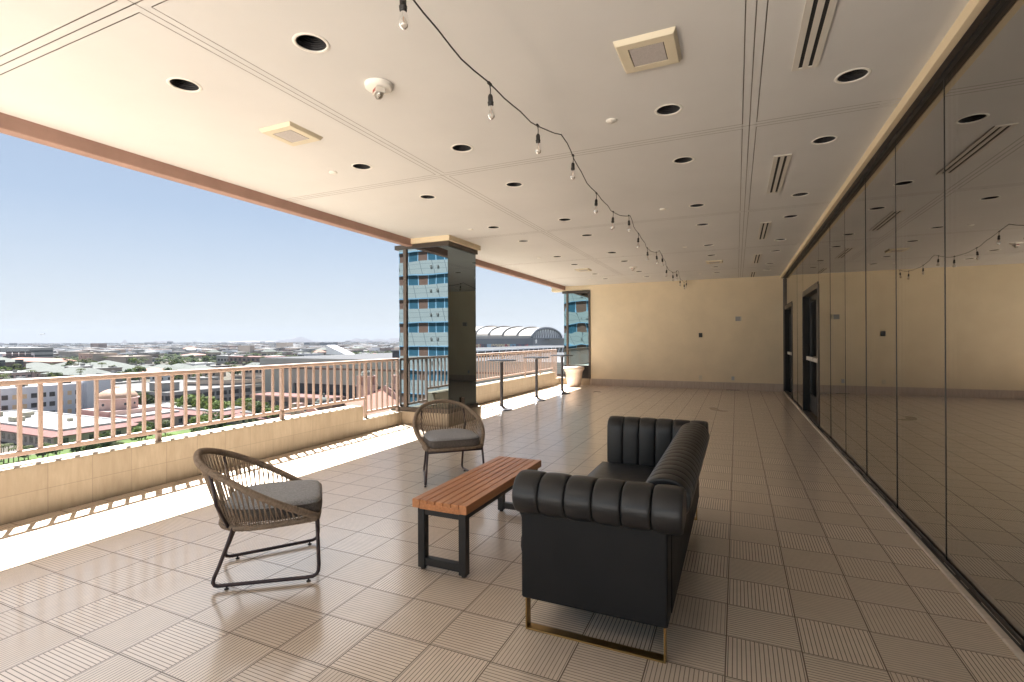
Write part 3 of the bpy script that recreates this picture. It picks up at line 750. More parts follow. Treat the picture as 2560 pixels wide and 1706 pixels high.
# near arm (outer side towards -Y), far arm mirrored, back (outer side towards +X)
cornp = smooth([(.0,.575),(-.03,.572),(-.062,.60),(-.082,.645),(-.078,.69),(-.045,.735),(.01,.757),(.07,.752),(.115,.725),(.137,.68),(.125,.62),(.09,.59),(.04,.577)], 4)[::-1]
for y0, sg in ((YN, 1), (YF, -1)):
    m = MB(); rows = tufted(rollp, .63, 5)
    sweep(m, rows, lambda a, z, s: (-.96+s-SX, y0+sg*a-SY, z)); m.build('arm_roll', MT['leather'], t)
    m = MB(); rows = tufted(cornp, .126, 1, .010)
    sweep(m, rows, lambda a, z, s: (-.329+s-SX, y0+sg*a-SY, z)); m.build('corner_roll', MT['leather'], t)
m = MB(); rows = tufted(rollp, 1.66, 18, .0065)
sweep(m, rows, lambda a, z, s: (-.268-a*1.0-SX, 2.34+s-SY, z+.004))
m.build('back_roll', MT['leather'], t)
m = MB(); m.box(-.945-SX, -.27-SX, YN-SY, YN+.13-SY, .155, .60); m.build('arm_panel', MT['leather_panel'], t, .012, 3)
m = MB(); m.box(-.945-SX, -.27-SX, YF-.13-SY, YF-SY, .155, .60); m.build('arm_panel', MT['leather_panel'], t, .012, 3)
m = MB(); m.box(-.40-SX, -.268-SX, YN+.131-SY, YF-.131-SY, .156, .60); m.build('back_panel', MT['leather_panel'], t, .008, 3)
m = MB(); m.box(-.94-SX, -.401-SX, YN+.131-SY, YF-.131-SY, .156, .285); m.build('seat_base', MT['leather_panel'], t, .01, 3)
# seat cushion, slightly domed
m = MB(); nx, ny = 14, 30; x0, x1, y0, y1 = -.992, -.405, YN+.146, YF-.146
def seatz(i, j):
    u, v = i/nx*2-1, j/ny*2-1
    return .40+.028*(1-abs(u)**5)*(1-abs(v)**7) + .003*math.sin(7*u+3*v)
vs = [(x0+(x1-x0)*i/nx-SX, y0+(y1-y0)*j/ny-SY, seatz(i,j)) for i in range(nx+1) for j in range(ny+1)]
fs = [(i*(ny+1)+j, (i+1)*(ny+1)+j, (i+1)*(ny+1)+j+1, i*(ny+1)+j+1) for i in range(nx) for j in range(ny)]
m.add(vs, fs, True)
ring = [(i,0) for i in range(nx+1)]+[(nx,j) for j in range(1,ny+1)]+[(i,ny) for i in range(nx-1,-1,-1)]+[(0,j) for j in range(ny-1,0,-1)]
rv = []
for lev, (g, z) in enumerate(((0,None),(.012,.385),(.014,.34),(.008,.30),(-.01,.287))):
    for i, j in ring:
        x = x0+(x1-x0)*i/nx; y = y0+(y1-y0)*j/ny; ex = -g if i == 0 else (g if i == nx else 0); ey = -g*.5 if j == 0 else (g*.5 if j == ny else 0)
        rv.append((x+ex-SX, y+ey-SY, seatz(i,j) if z is None else z))
nr = len(ring); m.add(rv, [(l*nr+k, l*nr+(k+1)%nr, (l+1)*nr+(k+1)%nr, (l+1)*nr+k)[::-1] for l in range(4) for k in range(nr)], True)
m.build('seat_cushion', MT['leather'], t)
for y in (2.215, 4.075):
    m = MB(); hw = .022
    xa, xb = -.93-SX, -.282-SX; ya, yb = y-SY, y+.05-SY
    m.box(xa, xa+.008, ya, yb, .0, .156); m.box(xb-.008, xb, ya, yb, .0, .156); m.box(xa+.008, xb-.008, ya, yb, .0, .008)
    m.build('leg', MT['brass'], t, .0015)

# ------------------------------------------------------------------ bar tables and planter
def make_bar_table():
    t = thing('bar_table', 'x', 'bar table', (0,0,0), 0, 'round bar tables along the railing')
    m = MB(); m.lathe([(.0001,.972),(.285,.972),(.298,.976),(.30,.985),(.298,.993),(.285,.996),(.0001,.996)], 48); m.build('top', MT['table_top'], t)
    m = MB(); m.lathe([(.10,.97),(.10,.962),(.04,.955),(.032,.93),(.0315,.09),(.034,.07)], 20); m.build('pole', MT['table_metal'], t)
    m = MB(); m.lathe([(.033,.13),(.038,.085),(.06,.055),(.11,.032),(.17,.018),(.212,.010),(.215,.004),(.212,0)], 40); m.build('foot', MT['table_metal'], t)
    return t
bt = make_bar_table()
for k, (x, y) in enumerate(((-4.285,9.03),(-4.21,10.75),(-4.13,12.36))):
    o = bt if k == 0 else dup(bt); o.location = (x, y, 0)
    o['label'] = ['round black bar table on a pedestal, nearest the mirrored column','round black bar table on a pedestal, middle of the three','round black bar table on a pedestal, beside the planter pot'][k]
m = MB(); m.lathe([(.0001,.0),(.175,.0),(.19,.02),(.225,.2),(.255,.40),(.262,.44),(.275,.455),(.278,.47),(.288,.485),(.30,.50),(.308,.53),(.308,.565),(.30,.58),(.28,.582),(.268,.57),(.262,.53),(.25,.45)], 48)
m.lathe([(.0001,.50),(.256,.50)], 48)
o = m.build('planter_pot', MT['terracotta']); o.location = (-4.44, 14.40, 0); tag(o, 'large empty pale terracotta planter pot by the end wall', 'planter pot')
#CITY
# ------------------------------------------------------------------ the city below
G = -30.0
def at_depth(px, d, z): r = (px-1280)/F*d; return Vector((cy_*r-sy_*d, sy_*r+cy_*d, z))
gm = NB('ground_dust'); p = gm.geo()
f1 = gm.ramp(gm.noise(p, .012, 6, .65), .38, .62); f2 = gm.ramp(gm.noise(p, .11, 5, .6), .4, .65)
cc = gm.mix(f1, (.17,.145,.115), (.085,.08,.075)); cc = gm.mix(gm.math('MULTIPLY', f2, .55), cc, (.045,.055,.02)); gm.pri(cc, .95, 0, .2)
m = MB()
R0 = 13900; n = 64
m.add([(R0*math.cos(2*math.pi*k/n), R0*math.sin(2*math.pi*k/n), G) for k in range(n)], [tuple(range(n))])
struct(m.build('ground', gm.m), 'flat desert city ground')
MC = {
 'roof_white': plain('white_roof_membrane', (.47,.465,.45), .7, var=.06, scale=.15, world=True),
 'wall_beige': plain('beige_wall', (.36,.30,.26), .85, var=.06, scale=.3, world=True),
 'wall_pale': plain('pale_blue_grey_wall', (.56,.565,.60), .8, var=.05, scale=.2, world=True),
 'wall_grey': plain('grey_wall', (.28,.275,.265), .8, var=.06, scale=.2, world=True),
 'wall_dgrey': plain('dark_grey_wall', (.05,.052,.055), .8, var=.08, scale=.2, world=True),
 'wall_pink': plain('pink_stucco', (.46,.31,.27), .85, var=.06, scale=.3, world=True),
 'wall_brown': plain('brown_brick_wall', (.20,.135,.11), .85, var=.12, scale=.4, world=True),
 'wall_tan': plain('tan_wall', (.38,.31,.25), .85, var=.06, scale=.2, world=True),
 'tile_red': plain('rose_roof_tile', (.20,.092,.077), .8, var=.12, scale=.8, world=True),
 'tile_pink': plain('salmon_roof_tile', (.36,.185,.135), .8, var=.08, scale=.8, world=True),
 'tile_orange': plain('orange_roof_tile', (.32,.125,.06), .8, var=.12, scale=.5, world=True),
 'roof_green': plain('grey_green_roof', (.105,.115,.098), .8, var=.10, scale=.4, world=True),
 'dome': plain('peach_dome', (.37,.235,.16), .6, var=.05, scale=.6, world=True),
 'pane': plain('dark_window_pane', (.035,.04,.045), .15, var=.2, scale=.3, world=True),
 'blind': plain('window_blind', (.62,.45,.27), .6, var=.1, world=True),
 'equip': plain('roof_equipment', (.25,.23,.17), .7, var=.1, world=True),
 'equip_dark': plain('dark_roof_equipment', (.05,.04,.035), .7, var=.2, world=True),
 'concrete': plain('pale_concrete', (.15,.143,.132), .85, var=.08, scale=.15, world=True),
 'asphalt': plain('asphalt', (.05,.05,.05), .9, var=.15, scale=.1, world=True),
 'lawn': plain('lawn', (.08,.13,.025), .95, var=.25, scale=.12, world=True),
 'steel_blue': plain('blue_grey_steel', (.09,.105,.13), .5, var=.08, scale=.1, world=True),
 'stadium_roof': plain('stadium_roof_panel', (.42,.38,.33), .6, var=.04, scale=.05, world=True),
 'white_paint': plain('white_paint', (.80,.80,.80), .6, var=.03, world=True),
}
def seams(name, col, dirn, pitch):
    b = NB(name); x, y, z = b.xyz(b.geo()); a = {'x': x, 'y': y, 'z': z}[dirn]
    fr = b.math('FRACT', b.math('MULTIPLY', a, 1/pitch)); f = b.math('LESS_THAN', fr, .16)
    b.pri(b.mix(f, col, tuple(k*.72 for k in col)), .85, 0, .15); return b.m
MC['arena_panel'] = plain('arena_panel', (.335,.335,.285), .8, var=.04, scale=.2, world=True)
MC['seam_z'] = seams('seamed_grey_metal', (.35,.35,.32), 'z', .85)
MC['seam_x'] = seams('seamed_roof_metal', (.12,.12,.122), 'y', 5.0)

def leafmat(name, c1, c2):
    b = NB(name); p = b.geo(); info = b.n('ShaderNodeObjectInfo').outputs['Random']
    f = b.ramp(b.noise(p, .9, 4, .6), .3, .7); c = b.mix(f, c1, c2); c = b.mix(b.math('MULTIPLY', info, .5), c, (c2[0]*.9, c2[1]*.75, c2[2]*.8))
    pr = b.n('ShaderNodeBsdfPrincipled'); b.l(c, pr.inputs['Base Color']); pr.inputs['Roughness'].default_value = .7; pr.inputs['Specular IOR Level'].default_value = .2
    tr = b.n('ShaderNodeBsdfTranslucent'); b.l(b.mix(.5, c, (.17,.23,.03)), tr.inputs['Color'])
    mx = b.n('ShaderNodeMixShader'); mx.inputs[0].default_value = .25; b.l(pr.outputs[0], mx.inputs[1]); b.l(tr.outputs[0], mx.inputs[2]); b.l(mx.outputs[0], b.out.inputs[0]); return b.m
LEAF = [leafmat('bright_leaf', (.06,.10,.016), (.125,.18,.03)), leafmat('dark_leaf', (.022,.042,.012), (.055,.088,.022)), leafmat('olive_leaf', (.045,.057,.02), (.095,.11,.04))]
BARK = plain('bark', (.14,.10,.07), .9, var=.2)

def crown_mesh(name, r, h, n, seed, mat, leaf=.55):
    rr = random.Random(seed); m = MB(); lobes = [(rr.uniform(-.5,.5)*r, rr.uniform(-.5,.5)*r, rr.uniform(-.22,.3)*h, rr.uniform(.42,.68)) for _ in range(9)]
    for k in range(n):
        cx, cy, cz, q = rr.choice(lobes)
        d = Vector((rr.gauss(0,1), rr.gauss(0,1), rr.gauss(0,1))).normalized(); q *= rr.uniform(.72, 1.02)
        p = Vector((cx+d.x*r*q, cy+d.y*r*q, cz+d.z*h*.55*q))
        s = leaf*rr.uniform(.6,1.3); a = (d + Vector((rr.uniform(-.7,.7), rr.uniform(-.7,.7), rr.uniform(-.3,.9)))).normalized(); e1 = a.orthogonal().normalized(); e1.rotate(Matrix.Rotation(rr.uniform(0,6.28), 3, a)); e2 = a.cross(e1)
        m.add([p+e1*s, p+e2*s*.6, p-e1*s, p-e2*s*.6], [(0,1,2,3)])
    return m.mesh(name, mat)
TREEK = []
for k in range(3):
    cm = crown_mesh('crown', 3.2, 4.6, 620, 20+k, LEAF[k], .46)
    tm = MB(); tm.tube([(0,0,0),(.1,.05,1.3),(.05,.1,2.6)], .2, 7, rs=[.24,.18,.13])
    for a in range(4): tm.tube([(.05,.08,1.9),(1.2*math.cos(a*1.6+k),1.2*math.sin(a*1.6+k),3.4)], .08, 5, rs=[.10,.05])
    TREEK.append((cm, tm.mesh('trunk', BARK)))
LOWC = [crown_mesh('crown', 3.2, 4.4, 110, 50+k, LEAF[k], .95) for k in range(3)]
def tree(x, y, s, k, label, group, name='tree', low=False):
    t = thing(name, label, 'tree', (x, y, G), RND.uniform(0,6.28), group); t.scale = (s, s, s*RND.uniform(.9,1.12))
    inst('crown', LOWC[k] if low else TREEK[k][0], t, (0,0,3.7)); inst('trunk', TREEK[k][1], t); return t
pm = MB()
for a in range(16):
    an = a*2*math.pi/16; u = Vector((math.cos(an), math.sin(an), 0)); s_ = Vector((-math.sin(an), math.cos(an), 0)); up = .9 if a % 2 else .25
    P = [Vector((0,0,0)), u*.9+Vector((0,0,up*.6)), u*1.7+Vector((0,0,up*.35)), u*2.3+Vector((0,0,up*.2-.8))]
    for q in range(3):
        w0, w1 = (.12,.3,.25,.05)[q], (.12,.3,.25,.05)[q+1]; pm.add([P[q]-s_*w0, P[q]+s_*w0, P[q+1]+s_*w1, P[q+1]-s_*w1], [(0,1,2,3)])
PALMC = pm.mesh('crown', LEAF[2]); pm = MB(); pm.tube([(0,0,0),(.1,0,4),(0,0,8.2)], .2, 7, rs=[.26,.17,.14]); PALMT = pm.mesh('trunk', BARK)
def palm(x, y, s, label, group):
    t = thing('palm_tree', label, 'palm tree', (x, y, G), RND.uniform(0,6.28), group); t.scale = (s, s, s)
    inst('crown', PALMC, t, (0,0,8.2)); inst('trunk', PALMT, t)

def win_mesh(w_, h_, mat): m = MB(); m.box(-w_/2, w_/2, -.06, .03, 0, h_); return m.mesh('window', mat)
def win_row(root, side, x0, x1, y0, y1, z, w_, h_, n, mats, inset=1.5):
    """windows along one face of a box; side in n s e w"""
    L = (x1-x0) if side in 'ns' else (y1-y0)
    for k in range(n):
        s = inset+(L-2*inset)*(k+.5)/n; me = mats[k % len(mats)]
        if side == 's': inst('window', me, root, (x0+s, y0-.0, z), 0)
        if side == 'n': inst('window', me, root, (x0+s, y1, z), math.pi)
        if side == 'e': inst('window', me, root, (x1, y0+s, z), math.pi/2)
        if side == 'w': inst('window', me, root, (x0, y0+s, z), -math.pi/2)
def part_box(name, root, x0, x1, y0, y1, z0, z1, mat):
    m = MB(); m.box(x0, x1, y0, y1, z0, z1); return m.build(name, mat, root)
def parapet_ring(m, x0, x1, y0, y1, z0, z1, th=.4):
    m.box(x0,x1,y0,y0+th,z0,z1); m.box(x0,x1,y1-th,y1,z0,z1); m.box(x0,x0+th,y0+th,y1-th,z0,z1); m.box(x1-th,x1,y0+th,y1-th,z0,z1)

# --- mission style office complex with a dome
W1 = win_mesh(1.9, 1.9, MC['pane']); W2 = win_mesh(1.3, 1.7, MC['pane']); W3 = win_mesh(1.5, 1.8, MC['blind']); W4 = win_mesh(2.4, 2.0, MC['pane'])
t = thing('office_complex', 'low white roofed office complex with rose tiled eaves around a courtyard', 'building', (0,0,0))
def wing(x0, x1, y0, y1, sides, eave=-26.2, skirt=True):
    part_box('wall', t, x0, x1, y0, y1, G, eave-.02, MC['wall_beige'])
    m = MB(); o = .9; i = 1.8; ze, zr = eave, eave+1.1
    A = [(x0-o,y0-o),(x1+o,y0-o),(x1+o,y1+o),(x0-o,y1+o)]; B = [(x0+i,y0+i),(x1-i,y0+i),(x1-i,y1-i),(x0+i,y1-i)]
    m.add([(a,b,ze) for a,b in A]+[(a,b,zr) for a,b in B]+[(a,b,ze-.25) for a,b in A], [(k,(k+1)%4,4+(k+1)%4,4+k) for k in range(4)]+[(8+k,8+(k+1)%4,(k+1)%4,k) for k in range(4)]+[(11,10,9,8)])
    m.build('tiled_eave', MC['tile_red'], t)
    m = MB(); m.box(x0+i+.01, x1-i-.01, y0+i+.01, y1-i-.01, zr-.6, zr+.1); parapet_ring(m, x0+i+.02, x1-i-.02, y0+i+.02, y1-i-.02, zr+.1, zr+.55, .5); m.build('roof', MC['roof_white'], t)
    for sd in sides:
        L = (x1-x0) if sd in 'ns' else (y1-y0); n = max(2, int(L/3.4))
        win_row(t, sd, x0, x1, y0, y1, -29.0, 1, 1, n, [W1, W2, W1], .8)
wing(-255, -182, 78.5, 101.5, 'es'); wing(-208, -190, 102.4, 122.7, 'e'); wing(-224, -176, 123.6, 139, 'es'); wing(-175, -152, 130, 144, 'es', -27.0)
m = MB(); m.box(-219,-202,102.5,119,G,-23.3); m.build('rotunda_base', MC['wall_pink'], t)
m = MB(); m.lathe([(6.2,-23.3),(6.2,-19.8),(6.7,-19.7),(6.7,-19.3),(6.1,-19.2)], 32, (-210.6,110,0), smooth=False); m.build('rotunda', MC['wall_pink'], t)
m = MB(); m.lathe([(6.2*math.cos(a*math.pi/2/12), -19.2+3.4*math.sin(a*math.pi/2/12)) for a in range(12)]+[(.6,-15.8),(.5,-15.2),(.0001,-15.1)], 36, (-210.6,110,0)); m.build('dome', MC['dome'], t)
for a in range(-2, 4):
    an = math.radians(-70+a*32); m = MB(); m.lathe([(.0001,.02),(.5,.02),(.5,-.2)], 14); o = m.build('round_window', MC['pane'], t); o.location = (-210.6+6.21*math.cos(an), 110+6.21*math.sin(an), -21.4); o.rotation_euler = (0, math.radians(90), an)
for (x, y, a, b_, h) in ((-241,87,5,3,1.6),(-228,90,4,2.5,1.8),(-220,85,4,3,1.4),(-234,94,2,2,1),(-203,92,1.5,1.2,1),(-197,127,3,2,1.2),(-213,132,2,2,1)):
    part_box('roof_unit', t, x-a/2, x+a/2, y-b_/2, y+b_/2, -24.99, -24.9+h, MC['equip'])
# curved gable at the left end
m = MB(); pr = [(-5,0),(-5,2.2),(-3.4,2.4),(-2.6,3.6),(-1,4.4),(1,4.4),(2.6,3.6),(3.4,2.4),(5,2.2),(5,0)]
m.add([(x-232, 77.2, -28+z) for x, z in pr]+[(x-232, 77.7, -28+z) for x, z in pr], [tuple(range(10)), tuple(reversed(range(10,20)))]+[(i,10+i,10+(i+1)%10,(i+1)%10) for i in range(10)]); m.build('curved_gable', MC['wall_pink'], t)

# --- pale office building
t = thing('pale_office', 'long pale blue office building with a white roof full of dark units', 'building', (0,0,0))
X0, X1, Y0, Y1 = -330, -263, 92, 128
part_box('wall', t, X0, X1, Y0, Y1, G, -17.4, MC['wall_pale'])
m = MB(); m.box(X0+.5, X1-.5, Y0+.5, Y1-.5, -17.39, -17.2); m.build('roof', MC['roof_white'], t)
m = MB(); parapet_ring(m, X0-.01, X1+.01, Y0-.01, Y1+.01, -17.39, -16.7, .48); m.build('parapet', MC['wall_pale'], t)
part_box('stair_tower', t, X1-6, X1+3, Y1-4, Y1+6, G, -15.4, MC['wall_pale'])
for z in (-21.4, -25.4, -29.3):
    win_row(t, 'e', X0, X1, Y0, Y1, z, 1, 1, 11, [W1, W1, W3, W3, W1]); win_row(t, 's', X0, X1, Y0, Y1, z, 1, 1, 20, [W1, W2, W3])
rr = random.Random(3)
for k in range(26):
    x, y = rr.uniform(X0+4, X1-4), rr.uniform(Y0+4, Y1-4); a, b_ = rr.uniform(1.2,4.5), rr.uniform(1.2,3)
    part_box('roof_unit', t, x-a/2, x+a/2, y-b_/2, y+b_/2, -17.2, -17.2+rr.uniform(.5,1.5), MC['equip_dark'] if rr.random() < .75 else MC['equip'])

# --- parking garage with the dark bands
t = thing('parking_garage', 'low grey parking garage with dark open bands and a pale roof deck', 'parking garage', (0,0,0))
X0, X1, Y0, Y1 = -300, -229, 139, 190
m = MB(); m.box(X0+.6, X1-.6, Y0+.6, Y1-.6, G, -21.4); m.build('core', MC['wall_dgrey'], t)
for z in (-29.8, -26.2, -22.6):
    m = MB(); parapet_ring(m, X0, X1, Y0, Y1, z, z+1.55, .5); m.build('parapet', MC['wall_grey'], t)
part_box('roof_deck', t, X0+.5, X1-.5, Y0+.5, Y1-.5, -21.39, -21.25, MC['concrete'])
cm_ = MB(); cm_.box(-.35,.35,-.35,.35,0,7.6); cme = cm_.mesh('pillar', MC['wall_grey'])
for k in range(10):
    inst('pillar', cme, t, (X0+2+k*7.4, Y0+.42, -30)); 
    if k < 8: inst('pillar', cme, t, (X1-.42, Y0+3+k*6.5, -30))
part_box('stair_box', t, -247, -238, 142, 150, -21.2, -17.6, MC['wall_grey']); part_box('stair_box_roof', t, -247.4, -237.6, 141.6, 150.4, -17.59, -17.3, MC['roof_white'])

# --- curved ramp
t = thing('ramp', 'curved concrete freeway ramp on dark columns', 'ramp', (0,0,0))
P = [(-262,171),(-247,178),(-238,190),(-240,204),(-252,214),(-268,219),(-285,217)]
c_ = cr([(x,y,-20.5) for x, y in P], 8); m = MB(); m2 = MB(); m3 = MB()
for i in range(len(c_)-1):
    d = (c_[i+1]-c_[i]).normalized(); q = Vector((-d.y, d.x, 0)); d2 = ((c_[min(i+2,len(c_)-1)]-c_[i+1]) if i+2 < len(c_) else d).normalized(); q2 = Vector((-d2.y, d2.x, 0))
    a, b_, c2_, dd = c_[i]-q*6, c_[i]+q*6, c_[i+1]+q2*6, c_[i+1]-q2*6
    dn = Vector((0,0,-1.2)); m.add([a,b_,c2_,dd,a+dn,b_+dn,c2_+dn,dd+dn], [(3,2,1,0),(4,5,6,7),(0,1,5,4),(1,2,6,5),(2,3,7,6),(3,0,4,7)])
    for s, s2 in ((a, dd), (b_, c2_)):
        u1 = Vector((0,0,1.1)); off = (q*.35 if s is a else -q*.35); (m2 if s is a else m3).add([s,s2,s2+u1,s+u1,s+off,s2+off,s2+u1+off,s+u1+off], [(0,1,2,3),(7,6,5,4),(3,2,6,7),(0,3,7,4),(1,5,6,2)])
m.build('deck', MC['concrete'], t); m2.build('barrier', MC['wall_tan'], t); m3.build('barrier', MC['wall_tan'], t)
cm_ = MB(); cm_.lathe([(.7,0),(.7,8.4)], 10); cme = cm_.mesh('column', MC['wall_dgrey'])
for i in range(2, len(c_), 5): inst('column', cme, t, (c_[i].x, c_[i].y, G))

# --- grey arena
t = thing('arena', 'huge grey metal clad arena with a white fin on its roof', 'arena', (0,0,0))
X0, X1, Y0, Y1 = -226, -60, 183.5, 330
part_box('upper_wall', t, X0+1.5, X1, Y0+1.5, Y1, -19.6, -12.6, MC['arena_panel'])
part_box('lower_wall', t, X0+2.5, X1, Y0+2.5, Y1, G, -19.61, MC['wall_dgrey'])
part_box('corner_pier', t, X0+1.4, X0+22, Y0+1.4, Y0+22, G, -19.62, MC['arena_panel'])
m = MB(); m.box(X0, X1, Y0, Y1, -11.6, -7.4); m.build('roof_fascia', MC['seam_z'], t)
m = MB(); m.box(X0+.5, X1-.5, Y0+.5, Y1-.5, -7.39, -7.2); m.build('roof', MC['seam_x'], t)
part_box('shadow_gap', t, X0+1.2, X1, Y0+1.2, Y1, -12.59, -11.61, MC['wall_brown'])
wm = win_mesh(7.5, 5.5, MC['pane'])
for k in range(8): inst('window', wm, t, (X0+34+k*9.5, Y0+2.48, -29))
m = MB(); pr = [(-268,0),(-268,6),(-252,.2),(-252,0)]
m.add([(x, 240, -7.3+z) for x, z in pr]+[(x+2, 246, -7.3+z) for x, z in pr], [(0,1,2,3)[::-1],(4,5,6,7),(0,1,5,4),(1,2,6,5),(2,3,7,6),(3,0,4,7)])
fin = m.build('roof_fin', MC['white_paint'], t); fin.location = (28, 4, .05)
part_box('roof_box', t, -196, -187, 300, 308, -7.19, -2.6, MC['wall_pink'])
b2 = thing('brick_annex', 'low brown brick building at the foot of the grey arena', 'building', (0,0,0))
part_box('wall', b2, -214, -165, 168, 180, G, -24.4, MC['wall_brown']); part_box('roof', b2, -213.5, -165.5, 168.5, 179.5, -24.39, -24.1, MC['tile_red'])
for k in range(9): inst('window', W4, b2, (-210+5*k, 168, -28.5))

# --- mission church
t = thing('mission_church', 'pink mission church with two bell towers and green domes', 'church', (0,0,0))
def bell_tower(x, y, s, zt):
    z0 = G
    m = MB(); m.box(x-s/2, x+s/2, y-s/2, y+s/2, G, zt); m.box(x-s/2-.3, x+s/2+.3, y-s/2-.3, y+s/2+.3, zt, zt+.5)
    tw = m.build('tower', MC['wall_pink'], t)
    m = MB()
    for a in (-1,1):
        for b_ in (-1,1): m.box(x+a*s*.36-s*.13, x+a*s*.36+s*.13, y+b_*s*.36-s*.13, y+b_*s*.36+s*.13, zt+.5, zt+3.4)
    m.box(x-s*.3, x+s*.3, y-s*.3, y+s*.3, zt+.5, zt+3.4); m.box(x-s*.52, x+s*.52, y-s*.52, y+s*.52, zt+3.41, zt+4.0); m.build('belfry', MC['wall_pink'], t)
    m = MB(); r = s*.42; m.lathe([(r*1.12, zt+4.01),(r*1.12, zt+4.4)]+[(r*math.cos(a*math.pi/16), zt+4.4+r*.75*math.sin(a*math.pi/16)) for a in range(8)]+[(.4, zt+4.4+r*.76),(.4, zt+5.4+r*.76),(.15,zt+5.5+r*.76),(.12, zt+7.4+r*.76),(.0001, zt+7.5+r*.76)], 20, (x, y, 0)); m.build('dome', MC['roof_green'], t)
    wmn = MB(); wmn.box(-.45,.45,-.05,.05,0,2.4); wme = wmn.mesh('window', MC['equip_dark'])
    for dx in (-.22,.22): inst('window', wme, t, (x+dx*s, y-s/2, zt-4.2)); inst('window', wme, t, (x+s/2, y+dx*s, zt-4.2), math.pi/2)
p1, p2 = at_depth(917, 190, G), at_depth(1003, 205, G); bell_tower(p1.x, p1.y, 5.4, -15.8); bell_tower(p2.x, p2.y, 5.8, -16.6)
# nave with a pitched roof between, gable facing the terrace side
def gable(root, cx, cy_, ax, L, W_, ze, zr, wm_, rm):
    """house with pitched roof; ax = ridge direction angle"""
    c, s = math.cos(ax), math.sin(ax)
    def P_(u, v, z): return (cx+u*c-v*s, cy_+u*s+v*c, z)
    m = MB(); h = L/2; w2 = W_/2
    m.add([P_(-h,-w2,G),P_(h,-w2,G),P_(h,w2,G),P_(-h,w2,G),P_(-h,-w2,ze),P_(h,-w2,ze),P_(h,w2,ze),P_(-h,w2,ze),P_(-h,0,zr-.3),P_(h,0,zr-.3)],
          [(0,1,5,4),(2,3,7,6),(0,4,8,7,3),(1,2,6,9,5)]); m.build('wall', wm_, root)
    m = MB(); h += .6; w2 += .6; zz = ze-.3
    m.add([P_(-h,-w2,zz),P_(h,-w2,zz),P_(h,0,zr),P_(-h,0,zr),P_(h,w2,zz),P_(-h,w2,zz)], [(0,1,2,3),(3,2,4,5)])
    m.add([P_(-h,-w2,zz-.3),P_(h,-w2,zz-.3),P_(h,0,zr-.3),P_(-h,0,zr-.3),P_(h,w2,zz-.3),P_(-h,w2,zz-.3)], [(3,2,1,0),(5,4,2,3),(1,0,0)] if False else [(3,2,1,0),(5,4,2,3)])
    m.build('roof', rm, root)
pa, pb = at_depth(955, 192, G), at_depth(862, 152, G); an = math.atan2(pb.y-pa.y, pb.x-pa.x); L = (pb-pa).length
gable(t, (pa.x+pb.x)/2, (pa.y+pb.y)/2, an, L, 17, -24.0, -17.6, MC['wall_pink'], MC['tile_pink'])
pc = at_depth(790, 158, G); gable(t, pc.x, pc.y, an+math.radians(70), 26, 13, -26.0, -22.3, MC['wall_pink'], MC['tile_pink'])
def curved_gable(p, an, w_, z0, h):
    m = MB(); pr = [(-1,0),(-1,.25),(-.66,.42),(-.4,.75),(0,1),(.4,.75),(.66,.42),(1,.25),(1,0)]; n = 9; ca, sa = math.cos(an), math.sin(an)
    def gp(u, v, z): return (p.x+u*w_*ca-v*sa, p.y+u*w_*sa+v*ca, z0+z*h)
    m.add([gp(u,0,z) for u, z in pr]+[gp(u,.8,z) for u, z in pr], [tuple(range(n)), tuple(reversed(range(n,2*n)))]+[(i,n+i,n+(i+1)%n,(i+1)%n) for i in range(n)]); m.build('curved_gable', MC['wall_pink'], t)
curved_gable(at_depth(962, 193, G), an+math.pi/2, 7.5, -24, 8.2); curved_gable(at_depth(778, 162, G), math.radians(15), 4.5, -25, 5.2)
p3 = at_depth(809, 166, G); m = MB(); m.lathe([(2.5,-30),(2.5,-19.2),(2.9,-19.1),(2.9,-18.8)]+[(2.4*math.cos(a*math.pi/16), -18.8+1.7*math.sin(a*math.pi/16)) for a in range(8)]+[(.4,-17.1),(.45,-16.4),(.3,-16),(.0001,-15.7)], 24, (p3.x,p3.y,0)); m.build('side_dome', MC['roof_green'], t)
for px in (736, 749):
    p4 = at_depth(px, 150, G); m = MB(); m.box(p4.x-.8, p4.x+.8, p4.y-.8, p4.y+.8, G, -17.2); m.build('chimney_stack', MC['wall_pink'], t)

# --- hotel tower behind the camera (seen in the mirror glass)
hb = NB('hotel_glazing'); x, y, z = hb.xyz(hb.geo())
fx = hb.math('MULTIPLY', hb.math('FRACT', hb.math('MULTIPLY_ADD', x, 1/8.1, (36.6+3.75)/8.1)), 8.1)
def inr(a, b_): return hb.math('MULTIPLY', hb.math('GREATER_THAN', fx, a), hb.math('LESS_THAN', fx, b_))
br = hb.math('ADD', inr(.0, 1.5), inr(3.0, 4.5))
fr = hb.math('ABSOLUTE', hb.math('SUBTRACT', fx, 1.5))
for v_ in (2.98, 4.5, 5.7, 6.9, 8.07, .02): fr = hb.math('MINIMUM', fr, hb.math('ABSOLUTE', hb.math('SUBTRACT', fx, v_)))
pl = hb.math('MULTIPLY_ADD', hb.math('SINE', hb.math('MULTIPLY', x, 38.0)), .2, .6)
gl = hb.mix(pl, (.035,.10,.15), (.07,.19,.27)); c = hb.mix(br, gl, (.25,.15,.115)); c = hb.mix(hb.math('LESS_THAN', fr, .06), c, (.38,.60,.80)); hb.pri(c, .3, 0, .4)
sb = NB('hotel_spandrel'); x, y, z = sb.xyz(sb.geo())
fj = sb.math('FRACT', sb.math('MULTIPLY_ADD', z, .14, sb.math('MULTIPLY', x, 1/1.8))); ln = sb.math('LESS_THAN', fj, .05)
fz = sb.math('FRACT', sb.math('MULTIPLY', z, 1/.62)); ln2 = sb.math('LESS_THAN', fz, .10)
